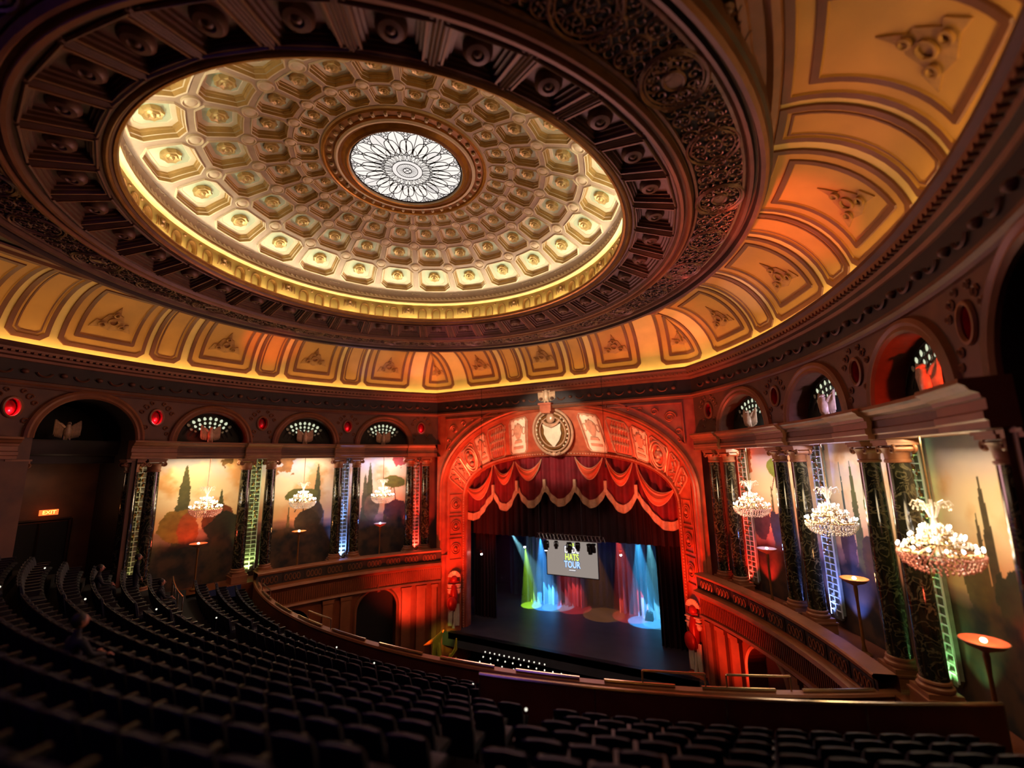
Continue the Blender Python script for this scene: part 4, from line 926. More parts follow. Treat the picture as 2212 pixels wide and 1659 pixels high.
# trophies of arms at the foot of the arch
for sd, nm in ((-1, 'left'), (1, 'right')):
    base = W(sd*.945, 1.775, -2.33); t = thing('trophy_relief', 'gilded trophy with fan crest and red shield on the %s stage jamb' % nm, 'relief', base, -sd*.55)
    b = MB()
    for j in range(11):
        an = R(12+156*j/10); b.tube([(.12*cos(an), -.05, 3.12+.12*sin(an)), (.42*cos(an), -.08, 3.12+.42*sin(an))], [.03, .055], 5)
    obj('fan_crest', b, ['pale'], t, True, 'm')
    b = MB(); b.ball((0, -.08, 3.0), .24, 12, 8, (1, .8, 1)); b.tube([(-.3, -.1, 2.86), (0, -.22, 2.84), (.3, -.1, 2.86)], .05, 6); obj('helmet', b, ['redshield'], t, True, 'm')
    b = MB()
    for s_ in (-1, 1):
        b.ball((s_*.26, -.08, 2.55), .17, 10, 6, (1.1, .7, .6)); b.ball((s_*.28, -.08, 2.25), .17, 10, 6, (1, .7, 1.1))
        b.box((s_*.27, -.12, 2.68), (.34, .2, .06)); b.box((s_*.29, -.12, 2.40), (.30, .2, .06))
    obj('shoulder_plates', b, ['pale'], t, True, 'm')
    b = MB(); b.tube([(0, -.05, 2.7), (0, -.1, 2.2), (0, -.08, 1.6), (0, -.05, 1.1)], [.2, .27, .24, .14], 12); obj('cuirass', b, ['redshield'], t, True, 'm')
    b = MB(); b.ball((-.12, -.32, 1.55), .36, 16, 8, (.85, .35, 1.2)); b.tube([(-.12+.30*cos(a), -.36, 1.55+.42*sin(a)) for a in [2*PI*j/20 for j in range(20)]], .03, 5, closed=True); obj('round_shield', b, ['redshield'], t, True, 'm')
    b = MB()
    for s_, x in ((-1, .34), (1, .30)):
        for q in range(3): b.tube([(s_*(x-.10*q), -.08, 1.25+.2*(s_ > 0)), (s_*(x-.09*q), -.14, .7), (s_*(x-.08*q), -.1, .12)], [.05, .075, .06], 6)
    b.tube([(0, -.15, 1.0), (.03, -.2, .4), (-.03, -.2, 0)], [.06, .07, .10], 6); obj('drapery', b, ['pale'], t, True, 'm')
    b = MB(); b.box((0, 0, -.12), (.95, .4, .2)); b.tube([(-.42, .02, 0), (-.42, .02, 3.3)], .035, 5); b.tube([(.42, .02, 0), (.42, .02, 3.3)], .035, 5); obj('socle', b, ['proscenium'], t, True, 'm')

for x, lb in ((-.56, 'thin dark cable hanging before the left part of the stage arch'), (.46, 'thin dark cable hanging before the right part of the stage arch')):
    t = thing('hanging_cable', lb, 'cable', W(x, 1.60, -1.02)); b = MB(); b.tube([(0, 0, 0), (0, 0, 5.1)], .014, 5); obj('cable', b, ['black'], t, True, 'm'); b = MB(); b.tube([(0, 0, -.12), (0, 0, .05)], .04, 6); obj('weight', b, ['black'], t, True, 'm')
# ================================================================ VALANCE AND SWAGS
YV = 1.90
cusp = [(-.90, -1.40), (-.617, -1.262), (-.388, -1.225), (-.135, -1.212), (.125, -1.212), (.372, -1.222), (.60, -1.250), (.885, -1.40)]
botz = [-1.475, -1.385, -1.352, -1.332, -1.334, -1.366, -1.475]
def hem(x):
    for (x0, z0), (x1, z1), zb in zip(cusp, cusp[1:], botz):
        if x0 <= x <= x1:
            t = (x-x0)/(x1-x0)
            if x0 < -.8: t2 = .5+.5*(1-(1-t))*1.0; t2 = .35+.65*t; q = math.sin(PI*t2)/1.0; return z1+(zb-z1)*q*1.0
            if x1 > .8: t2 = .65*t; q = math.sin(PI*t2); return z0+(zb-z0)*q
            return z0+(z1-z0)*t+(zb-(z0+z1)/2)*math.sin(PI*t)**.85
    return -1.45
val = thing('stage_valance', 'dark red velvet valance with scalloped fringe hanging in the stage arch', 'curtain', W(0, YV, -.93))
b = MB(); fb = MB(); xs_ = np.linspace(-.90, .885, 240); yw = lambda x: YV+.012*sin(x*95)+.008*sin(x*47)
top = lambda x: -.925
rows = [[(x, yw(x), top(x)+(hem(x)+.03-top(x))*k/8) for x in xs_] for k in range(9)]; b.grid(rows, 0); obj('velvet', b, ['velvet'], val, True, 'U', (0, YV, -.93))
rows = [[(x, yw(x)-.012, hem(x)+dz) for x in xs_] for dz in (.05, .048, .0, -.012, -.010)]; fb.grid(rows, 0)
for x, z in cusp[1:-1]: fb.box((x, YV-.02, z+.04), (.022, .02, .085))
obj('fringe', fb, ['fringe'], val, True, 'U', (0, YV, -.93))
SW = [(-.885, -1.19, -.612, -1.0, -1.31), (-.598, -1.0, -.405, -.985, -1.175), (-.39, -.985, -.150, -.965, -1.14), (.140, -.955, .362, -.965, -1.13), (.385, -.968, .590, -.995, -1.175), (.612, -1.0, .870, -1.19, -1.315)]
ORS = ('leftmost', 'second from the left', 'third from the left', 'third from the right', 'second from the right', 'rightmost')
for i, (x0, z0, x1, z1, zb) in enumerate(SW):
    b = MB(); rows = []
    zm = zb+(.10 if i in (0, 5) else .085)
    for k in range(9):
        q = k/8; row = []
        for j in range(25):
            t = j/24; sag = math.sin(PI*(t if i not in (0, 5) else (t**.8 if i == 5 else 1-(1-t)**.8)))**.8
            zt = z0+(z1-z0)*t; lo = zt+(zb-(z0+z1)/2)*sag; hi = zt+(zm-(z0+z1)/2)*sag; bulge = .02*sin(PI*q)+.006*sin(q*16)
            row.append((x0+(x1-x0)*t, YV-.03-bulge*min(1, sag*1.5), hi+(lo-hi)*q))
        rows.append(row)
    b.grid(rows, 0); o = obj('curtain_swag', b, ['swag'], None, True, 'U', (0, 0, 0)); tag(o, 'orange crescent swag of the stage valance, %s of the six' % ORS[i], 'swag', None, 'thing')
    for q_, e in ((0, 0), (8, 1)):
        eb2 = MB(); eb2.tube([(p[0], p[1]-.004, p[2]) for p in rows[q_]], .004, 4); obj('piping', eb2, ['relief'], o)

# ================================================================ STAGE
stg = struct('floor_stage', None, None, 'dark glossy stage floor behind the proscenium')
b = MB(); b.box((0, 2.45, ZS-.05), (2.6, 1.5, .1)); obj('boards', b, ['stagefloor'], stg, False)
b = MB(); b.box((0, 1.72, ZS-.02), (1.9, .04, .05)); obj('stage_edge', b, ['metal'], stg, False)
sw_ = struct('wall_stage', None, None, 'black walls and roof of the stage house')
b = MB(); b.box((0, 3.2, -1.6), (2.6, .03, 1.6)); b.box((-1.3, 2.5, -1.6), (.03, 1.5, 1.6)); b.box((1.3, 2.5, -1.6), (.03, 1.5, 1.6)); b.box((0, 2.6, -.90), (2.6, 1.3, .03)); obj('masking', b, ['stageblack'], sw_, False)
def drape(name, x0, x1, y, z0, z1, amp, nf, m, label, seed=0, n=None, skew=0):
    b = MB(); N = n or int(nf*10); rr = np.random.default_rng(seed); ph = rr.random(5)*6; rows = []
    for k in range(7):
        q = k/6; row = []
        for j in range(N+1):
            t = j/N; x = x0+(x1-x0)*t; a = amp*(1+.5*sin(3*t*PI+ph[0]))*(.7+.5*q); row.append((x, y+a*sin(2*PI*nf*t+ph[1]+.6*sin(5*t+ph[2]))+.3*a*sin(2*PI*nf*2.3*t+ph[3])+skew*t, z1+(z0-z1)*q))
        rows.append(row)
    b.grid(rows, 0); o = obj(name, b, [m]); return tag(o, label, 'curtain', None, 'thing')
drape('stage_drape', -.98, .98, 2.86, ZS, -1.0, .012, 30, 'navydrape', 'dark blue backcloth across the rear of the stage', 1)
drape('stage_drape', -.72, -.56, 2.70, ZS, -1.5, .022, 4, 'whitedrape', 'green lit drape standing at the left rear of the stage', 2)
drape('stage_drape', -.54, -.36, 2.715, ZS, -1.5, .026, 4, 'whitedrape', 'blue lit drape left of the screen at the rear of the stage', 3)
drape('stage_drape', -.33, -.12, 2.75, ZS, -1.5, .022, 5, 'whitedrape', 'red lit drape below the left end of the hanging screen', 4)
drape('stage_drape', .20, .38, 2.75, ZS, -1.5, .022, 4, 'whitedrape', 'red lit drape on the right half of the stage', 5)
drape('stage_drape', .40, .58, 2.70, ZS, -1.5, .028, 3.5, 'whitedrape', 'bright blue lit drape at the right rear of the stage', 6)
drape('stage_drape', -.98, -.74, 2.15, ZS, -1.0, .014, 8, 'maroondrape', 'maroon leg curtain at the left of the stage', 7)
drape('stage_drape', .66, .98, 2.15, ZS, -1.0, .014, 9, 'maroondrape', 'maroon leg curtain at the right of the stage', 8)
drape('stage_border', -.98, .98, 2.05, -1.62, -.95, .012, 30, 'maroondrape', 'dark maroon border curtain above the screen', 9)
# screen
sc = thing('projection_screen', 'grey hanging projection screen with coloured lettering above the stage', 'screen', W(-.011, 2.12, -1.78))
b = MB(); b.box((0, 0, 0), (3.55, .05, 2.25)); obj('panel', b, ['screen'], sc, False, 'm')
b = MB()
for x, z, dx, dz in ((0, 1.14, 3.62, .05), (0, -1.14, 3.62, .05), (-1.79, 0, .05, 2.3), (1.79, 0, .05, 2.3)): b.box((x, -.01, z), (dx, .08, dz))
obj('border', b, ['metal'], sc, False, 'm')
def text(body, size, loc, m, parent, ext=.01, rot=(PI/2, 0, 0), sx=1.0, name='lettering', off_=0):
    cu = bpy.data.curves.new(name, 'FONT'); cu.body = body; cu.size = size; cu.align_x = 'CENTER'; cu.align_y = 'CENTER'; cu.extrude = ext; cu.offset = off_; cu.materials.append(MATS[m])
    tmp = bpy.data.objects.new('tmp', cu); C.objects.link(tmp); bpy.context.view_layer.update()
    me = bpy.data.meshes.new_from_object(tmp.evaluated_get(bpy.context.evaluated_depsgraph_get())); me.name = name; bpy.data.objects.remove(tmp)
    o = link(name, me, parent); o.location = loc; o.rotation_euler = rot; o.scale = (sx, 1, 1); return o
for body, z, size, m, sx in (('A S', .86, .26, 'tgreen', 1.0), ('DEDE', .52, .58, 'twhite', .70), ('HATS', .06, .58, 'tgreen', .68), ('TOUR', -.40, .58, 'tblue', .70), ('.......', -.66, .30, 'twhite', 1.0)):
    text(body, size*1.03, (.02, -.036, z), 'tdark', sc, .002, sx=sx, off_=.035, name='lettering_shadow'); text(body, size, (.02, -.05, z), m, sc, .002, sx=sx, off_=.012)
tr = thing('lighting_truss', 'steel lattice truss hanging above the screen', 'truss', W(0, 2.04, -1.60))
b = MB()
for y in (-.18, .18):
    for z in (-.18, .18): b.tube([(-2.2, y, z), (2.2, y, z)], .025, 5)
for k in range(18):
    x = -2.2+k*.2588
    for y in (-.18, .18): b.tube([(x, y, -.18), (x+.13, y, .18)], .014, 4); b.tube([(x+.13, y, .18), (x+.2588, y, -.18)], .014, 4)
obj('lattice', b, ['steel'], tr, True, 'm')
for x in (-2.1, -.9, .9, 2.1):
    b = MB(); b.tube([(x, 0, .18), (x, 0, 4.0)], .02, 5); obj('hanger', b, ['steel'], tr, True, 'm')
def fixture():
    a = MB(); a.box((0, 0, -.18), (.26, .26, .12)); y = MB(); 
    for s_ in (-1, 1): y.box((s_*.17, 0, -.38), (.04, .10, .34))
    h = MB(); h.tube([(0, 0, -.28), (0, -.02, -.46), (0, -.05, -.72)], [.11, .15, .12], 12)
    l = MB(); l.lathe([(.001, 0), (.09, 0)], 12, (0, -.052, -.726)); return a, y, h, l
fa = [m.mesh(n_, [mt_], True, 'm') for m, n_, mt_ in zip(fixture(), ('clamp', 'yoke', 'head', 'lens'), ('black', 'black', 'black', 'whitelamp'))]
lens_off = MB(); lens_off.lathe([(.001, 0), (.09, 0)], 12, (0, -.052, -.726)); lo_me = lens_off.mesh('lens', ['metal'], True, 'm')
for k, (x, on, sc_) in enumerate(((-1.45, 1, 1.0), (-.75, 0, .8), (.15, 0, 1.05), (.72, 0, .85), (1.5, 0, 1.05), (1.75, 0, .9))):
    f_ = thing('moving_light', '%s black moving light hung under the truss, %s from the left' % ('lit' if on else 'unlit', ('first', 'second', 'third', 'fourth', 'fifth', 'sixth')[k]), 'stage light', W(0, 1.99, -1.60)+Vector((x, 0, -.12)))
    f_.scale = (sc_,)*3; f_.rotation_euler = (0, 0, .3*k)
    for me in fa[:3]: link(me.name.split('.')[0], me, f_)
    link('lens', fa[3] if on else lo_me, f_)
for k, (p, lb) in enumerate((((-.61, 2.46, -1.79), 'small lit stage lamp at the head of the green beam'), ((.30, 2.50, -1.80), 'small white stage lamp hanging right of the screen'), ((-.80, 1.98, -1.78), 'small pink stage lamp near the left leg curtain'))):
    t = thing('stage_lamp', lb, 'stage light', W(*p)); b = MB(); b.tube([(0, 0, .05), (0, -.02, .28)], [.09, .12], 10); obj('housing', b, ['black'], t, True, 'm'); b = MB(); b.ball((0, 0, 0), .07, 8, 5); obj('lens', b, ['whitelamp'], t, True, 'm')
    b = MB(); b.tube([(0, 0, .2), (0, 0, 4)], .015, 4); obj('hanger', b, ['metal'], t, True, 'm')
t = thing('stage_speaker', 'small dark speaker wedge on the stage floor before the right blue drape', 'speaker', W(.475, 2.655, ZS)); b = MB(); b.prism([(-.28, 0), (.28, 0), (.24, .5), (-.12, .62)], lambda u, v, d: (u, d, v), -.2, .2); obj('cabinet', b, ['black'], t, False, 'm')
b = MB(); b.box((0, -.21, .28), (.36, .02, .36)); obj('grille', b, ['metal'], t, False, 'm')
# haze over the stage
hz = MB(); hz.box((0, 2.56, -1.72), (1.9, .72, 1.24)); hm = bpy.data.materials.new('haze'); hm.use_nodes = True; nt = hm.node_tree; nt.nodes.clear(); vsn = nt.nodes.new('ShaderNodeVolumeScatter'); vsn.inputs['Density'].default_value = .035; vsn.inputs['Color'].default_value = (1, 1, 1, 1); vsn.inputs['Anisotropy'].default_value = .3
on_ = nt.nodes.new('ShaderNodeOutputMaterial'); nt.links.new(vsn.outputs[0], on_.inputs['Volume']); MATS['haze'] = hm; hm.cycles.homogeneous_volume = True if hasattr(hm.cycles, 'homogeneous_volume') else None
o = obj('stage_haze', hz, ['haze'], None, False); tag(o, 'thin theatrical haze that shows the beams over the stage', 'haze', None, 'stuff')

# ================================================================ CHANDELIERS
def chandelier(pink):
    parts = []
    b = MB(); b.tube([(0, 0, 1.0), (0, 0, 2.55)], .018, 5); b.ball((0, 0, 2.5), .05, 6, 4); parts.append(('chain', b, 'brass', None))
    b = MB(); b.tube([(0, 0, -.35), (0, 0, .2), (0, 0, .6), (0, 0, 1.0)], [.05, .09, .04, .03], 8)
    for k in range(8):
        a = 2*PI*k/8; b.tube([(.05*cos(a), .05*sin(a), .62), (.16*cos(a), .16*sin(a), .92), (.30*cos(a), .30*sin(a), .98), (.36*cos(a), .36*sin(a), .88)], [.02, .017, .014, .008], 5)
    parts.append(('crown', b, 'crystal', None))
    b = MB()
    for q, z, n in ((.68, -.02, 16), (.46, .20, 10), (.25, .38, 6)):
        b.tube([(q*cos(t), q*sin(t), z-.12) for t in [2*PI*j/32 for j in range(32)]], .02, 5, closed=True)
        for k in range(n):
            a = 2*PI*k/n; b.tube([(.05*cos(a), .05*sin(a), z+.05), (q*.5*cos(a), q*.5*sin(a), z-.15), (q*cos(a), q*sin(a), z-.10), (q*cos(a), q*sin(a), z-.02)], .014, 4)
    parts.append(('arms', b, 'brass', None))
    cr1, cr2 = MB(), MB(); rr = np.random.default_rng(5)
    def drop(mb, x, y, z, s_): mb.add([(x, y, z+s_*1.5), (x+s_, y, z), (x, y+s_, z), (x-s_, y, z), (x, y-s_, z), (x, y, z-s_*1.8)], [(0, 1, 2), (0, 2, 3), (0, 3, 4), (0, 4, 1), (5, 2, 1), (5, 3, 2), (5, 4, 3), (5, 1, 4)])
    for ring_i in range(9):
        q = .72*math.sqrt(1-(ring_i/9.3)**2); z = -.16-.045*ring_i; n = int(q*62)
        for k in range(n): a = 2*PI*(k+.5*(ring_i % 2))/n; drop(cr2, q*cos(a), q*sin(a), z+rr.normal()*.012, .026)
    for k in range(230):
        a = rr.random()*2*PI; t = rr.random(); q = .14+.52*t; z = .42-.5*t+rr.normal()*.05; drop(cr1, q*cos(a), q*sin(a), z, .024)
    for k in range(40): a = rr.random()*2*PI; q = .1+.28*rr.random(); drop(cr1, q*cos(a), q*sin(a), .78+rr.random()*.14, .022)
    parts.append(('upper_crystals', cr1, 'crystal', 'stuff')); parts.append(('crystal_bowl', cr2, 'crystalpink' if pink else 'crystal', 'stuff'))
    bl = MB(); bl.ball((0, 0, 0), .027, 8, 6, (1, 1, 1.4)); ca = MB(); ca.lathe([(.03, -.10), (.03, -.04), (.015, -.04)], 8)
    bulbs = []
    for q, z, n in ((.70, .0, 16), (.47, .22, 10), (.26, .42, 6)):
        for k in range(n): a = 2*PI*(k+.3)/n; bulbs.append((q*cos(a), q*sin(a), z))
    return parts, bl, bulbs
pr_, bl_, bulbs = chandelier(False); prp, _, _ = chandelier(True)
cm = [(n_, b_.mesh(n_, [m_], True, 'm'), k_) for n_, b_, m_, k_ in pr_]; cmp_ = [(n_, b_.mesh(n_, [m_], True, 'm'), k_) for n_, b_, m_, k_ in prp]; blm = bl_.mesh('bulb', ['bulb'], True, 'm')
for side, nm in ((-1, 'left'), (1, 'right')):
    for bi, th in enumerate(ARCH):
        t = thing('crystal_chandelier', 'glowing crystal chandelier in the %s mural bay from the stage, %s side' % (ORD[bi], nm), 'chandelier', W(*sidept(side, th, 2.865, -1.232)), th)
        for n_, me, k_ in (cmp_ if bi == 2 else cm):
            o = link(n_, me, t)
            if k_: o['kind'] = k_
        for p in bulbs: o = link('bulb', blm, t); o.location = p
# torchere bowls with coloured lamps
for side, nm in ((-1, 'left'), (1, 'right')):
    for bi, (th, lampm, cn) in enumerate(((33.5, 'bluelamp', 'blue'), (21.5, 'orangelamp', 'orange'), (9.2, 'redlamp', 'red'))):
        t = thing('torchere', 'shallow bowl torchere with a glowing %s lamp before the %s mural, %s side' % (cn, ORD[bi], nm), 'lamp', W(*sidept(side, th, 2.925, -1.75)))
        b = MB(); b.lathe([(.001, 2.16), (.12, 2.16), (.26, 2.20), (.38, 2.27), (.40, 2.26), (.30, 2.16), (.12, 2.08), (.05, 2.04)], 24); obj('bowl', b, ['bowl'], t, True, 'm')
        b = MB(); b.lathe([(.2, 0), (.2, .06), (.08, .12), (.045, .3), (.04, 1.6), (.06, 1.95), (.05, 2.05)], 14); obj('stem', b, ['oldgold'], t, True, 'm')
        b = MB(); b.ball((0, 0, 2.27), .06, 10, 6, (1, 1, .8)); obj('lamp', b, [lampm], t, True, 'm')
        p = sidept(side, th, 2.925, -1.75); l = point((p[0], p[1], -1.75+2.42/8), {'bluelamp': (.15, .25, 1), 'orangelamp': (1, .4, .12), 'redlamp': (1, .08, .03)}[lampm], 22, .05)
        b = MB()
        for k in range(60):
            a = rng.random()*2*PI; q = .25*rng.random()+.1; z = rng.random()*.9; b.tube([(q*cos(a)*.3, q*sin(a)*.3, z*.5), (q*cos(a), q*sin(a), z)], [.03, .002], 3, caps=False)

# ================================================================ BALCONY
CB = (0, 3.47)
def bp(a, r, z): return (CB[0]+r*sin(a), CB[1]-r*cos(a), z)
rows_ = 17; RB0 = 3.46; DR = .11; ZB0 = -1.86; DZr = .045
fl = struct('floor_balcony', None, None, 'dark stepped balcony floor')
b = MB()
for i in range(rows_):
    r0 = RB0+DR*i-(.04 if i == 0 else 0); r1 = RB0+DR*(i+1); z = ZB0+DZr*i; ha = math.asin(min(.98, 1.80/r0)); A = np.linspace(-ha, ha, 41)
    b.grid([[bp(a, r0, z-DZr if i else z-.1) for a in A], [bp(a, r0, z) for a in A], [bp(a, r1, z) for a in A]], 0)
obj('steps', b, ['carpet'], fl, False)
ha = math.asin(1.745/3.4); A = np.linspace(-ha, ha, 81)
rl = struct('trim_2', None, None, 'curved balcony front with polished top rail')
b = MB(); prof = [(3.425, -1.86), (3.425, -1.765), (3.43, -1.755), (3.425, -1.748), (3.395, -1.748), (3.388, -1.755), (3.392, -1.768), (3.398, -1.772), (3.395, -1.82), (3.37, -1.835), (3.36, -1.85), (3.37, -1.87), (3.39, -1.90), (3.40, -1.97), (3.46, -2.0)]
for i, ((r0, z0), (r1, z1)) in enumerate(zip(prof, prof[1:])): b.grid([[bp(a, r0, z0) for a in A], [bp(a, r1, z1) for a in A]], 0 if i not in (3, 4, 9, 10) else 1)
obj('balcony_front', b, ['railbrown', 'wallmould'], rl)
for k in range(11):
    a0_ = -ha+.02+k*(2*ha-.04)/11; b = MB(); b.tube([bp(a, 3.41, -1.742) for a in np.linspace(a0_+.006, a0_+.075, 6)], .0055, 6); obj('brass_cap', b, ['brass'], rl)
for a0_, lb in ((.28, 'brass safety rail on the balcony front near the right box wall'), (.36, 'brass safety rail at the right end of the balcony front'), (-.20, 'brass safety rail left of the stage opening'), (-.42, 'brass safety rail at the left end of the balcony front')):
    t = thing('safety_rail', lb, 'rail', W(*bp(a0_, 3.41, -1.745))); b = MB(); q = [Vector(bp(a, 3.41, -1.70)) for a in np.linspace(a0_, a0_+.06, 5)]; o0_ = Vector(bp(a0_, 3.41, -1.745))
    b.tube([(p-o0_)*S for p in q], .03, 6); obj('bar', b, ['brass'], t, True, 'm')
    b = MB()
    for p in (q[0], q[-1]): b.tube([(p-o0_)*S, (p-o0_+Vector((0, 0, -.046)))*S], .025, 6)
    obj('post', b, ['brass'], t, True, 'm')
# mid rail on the cross aisle
for s0, s1, lb in ((.16, .487, 'brass topped aisle barrier sweeping to the right wall'), (-.44, -.30, 'brass aisle rail in the left half of the balcony')):
    o0_ = Vector(bp(s0, 3.86, -1.70)); t = thing('aisle_barrier', lb, 'barrier', W(*o0_)); zt_ = -1.562 if s0 > 0 else -1.60
    b = MB(); b.tube([(Vector(bp(a, 3.86, zt_))-o0_)*S for a in np.linspace(s0, s1, 20)], .035, 6); obj('rail', b, ['brass'], t, True, 'm')
    if s0 > 0:
        b = MB(); b.grid([[(Vector(bp(a, 3.862, z))-o0_)*S for a in np.linspace(s0, s1, 20)] for z in (zt_, -1.72)]); obj('panel', b, ['railbrown'], t, True, 'm')
    for a in np.linspace(s0, s1, 5): b = MB(); b.tube([(Vector(bp(a, 3.86, zt_))-o0_)*S, (Vector(bp(a, 3.86, -1.72))-o0_)*S], .025, 5); obj('post', b, ['brass'], t, True, 'm')
# seats
def nth(n): return str(n)+('th' if 10 < n % 100 < 14 else {1: 'st', 2: 'nd', 3: 'rd'}.get(n % 10, 'th'))
def seat_meshes():
    out = []
    b = MB(); rows = []
    for k, (z, y, w2, th) in enumerate(((.38, .0, .22, .05), (.5, .02, .235, .06), (.7, .06, .24, .06), (.84, .09, .225, .05), (.90, .105, .19, .035))):
        rows.append([(-w2, -y-th/2-.0, z), (-w2*.5, -y-th*.8, z), (w2*.5, -y-th*.8, z), (w2, -y-th/2, z), (w2, -y+th/2, z), (w2*.5, -y+th, z), (-w2*.5, -y+th, z), (-w2, -y+th/2, z)])
    b.grid(rows, 0, True); b.add(rows[-1], [tuple(range(8))]); out.append(('backrest', b.mesh('backrest', ['seatfab'], True, 'm')))
    b = MB(); rows = [[(-.24*c, -.09-.0, .36+.56*t) if False else (x*.245, -.055-.10*t*1.0-.02*(1-x*x), .36+.56*t) for x in (-1, -.5, 0, .5, 1)] for t in (0, .25, .5, .75, 1)  for c in (1,)]
    b.grid(rows, 0); b.tube([(-.245, -.155, .90), (0, -.18, .935), (.245, -.155, .90)], .014, 5); out.append(('back_shell', b.mesh('back_shell', ['seatshell'], True, 'm')))
    b = MB(); rows = [[(x*.225, y, z) for x in (-1, 1)] for y, z in ((.02, .36), (.02, .47), (.10, .49), (.40, .47), (.45, .43), (.44, .38), (.02, .36))]; b.grid(rows, 0)
    for sx in (-1, 1): b.add([(sx*.225, y, z) for y, z in ((.02, .36), (.02, .47), (.10, .49), (.40, .47), (.45, .43), (.44, .38))], [tuple(range(6))])
    out.append(('seat', b.mesh('seat', ['seatfab'], True, 'm')))
    b = MB(); b.box((0, .18, .62), (.07, .36, .05)); b.box((0, .18, .30), (.05, .30, .60)); out.append(('armrest', b.mesh('armrest', ['arm'], False, 'm')))
    return out
sm = seat_meshes(); allseats = []; cntd = {}
camxy = Vector((1.32087, -1.48072))
for i in range(rows_):
    if i == 3: continue          # cross aisle
    r = RB0+DR*i+.055; z = ZB0+DZr*i; ha2 = math.asin(min(.97, 1.70/r)); n = int(2*ha2*r/.068)
    for k in range(n):
        a = -ha2+2*ha2*(k+.5)/n
        if abs(abs(a)-.21) < .012: continue
        blk = 0 if a < -.21 else 1 if a < .21 else 2; cnts = cntd.setdefault((i, blk), []); cnts.append(a)
        x, y, _ = bp(a, r, z); d = Vector((x, y))-camxy
        if d.length < .14: continue
        fd = Vector((-sin(YAW), cos(YAW))).dot(d); sd_ = Vector((cos(YAW), sin(YAW))).dot(d)
        inv = fd > .05 and abs(sd_/fd) < 1.25
        if not inv and d.length > .5: continue
        allseats.append(((0 if inv else 1, d.length), a, x, y, z))
allseats.sort(key=lambda q: q[0])
near = allseats[:296]; far = allseats[296:]
for _, a, x, y, z in near:
    t = link('theatre_seat', None); t.location = W(x, y, z); t.rotation_euler = (0, 0, a); i_ = round((math.hypot(x, y-CB[1])-.055-RB0)/DR); blk = 0 if a < -.21 else 1 if a < .21 else 2; L_ = cntd[(i_, blk)]; q_ = L_.index(a) if blk else len(L_)-1-L_.index(a); row_n = i_+1 if i_ < 3 else i_
    tag(t, 'dark theatre seat, %s from the aisle, %s block, %s row from the rail' % (nth(q_+1), ('left', 'middle', 'right')[blk], nth(row_n)), 'seat', 'dark seats on the balcony')
    for n_, me in sm[:3]: link(n_, me, t)
    o = link('armrest', sm[3][1], t); o.location = (-.265, 0, 0)
tmpl = []
for n_, me in sm: tmpl.append((np.array([v.co[:] for v in me.vertices]), [tuple(p.vertices) for p in me.polygons], {'backrest': 0, 'back_shell': 1, 'seat': 0, 'armrest': 2}[n_]))
b = MB()
for _, a, x, y, z in far:
    w0 = W(x, y, z); ca, sa = cos(a), sin(a)
    for V, Fs, mi in tmpl:
        Vx = V.copy()
        if mi == 2: Vx[:, 0] -= .265
        q = np.stack([Vx[:, 0]*ca-Vx[:, 1]*sa+w0.x, Vx[:, 0]*sa+Vx[:, 1]*ca+w0.y, Vx[:, 2]+w0.z], 1); b.add(q.tolist(), Fs, mi)
o = obj('theatre_seat', b, ['seatfab', 'seatshell', 'arm'], None, False, 'm'); tag(o, 'the remaining farther rows of dark balcony seats', 'seat', 'dark seats on the balcony', 'stuff')
# small step lights at the row ends
for k, (i, a) in enumerate(((3, -.215), (5, -.215), (7, -.215), (9, -.215), (2, .205), (5, .205), (4, -.40), (8, -.35), (1, .0), (0, -.1), (1, .12))):
    t = thing('step_light', 'tiny round step light glinting among the dark balcony rows', 'light', W(*bp(a, RB0+DR*i+.01, ZB0+DZr*i+.085)), 0, 'tiny step lights on the balcony'); b = MB(); b.ball((0, 0, 0), .028, 8, 5); obj('lens', b, ['dotglow'], t, True, 'm')
    b = MB(); b.tube([(0, 0, -.03), (0, 0, -.68)], .012, 5); obj('stalk', b, ['metal'], t, True, 'm')
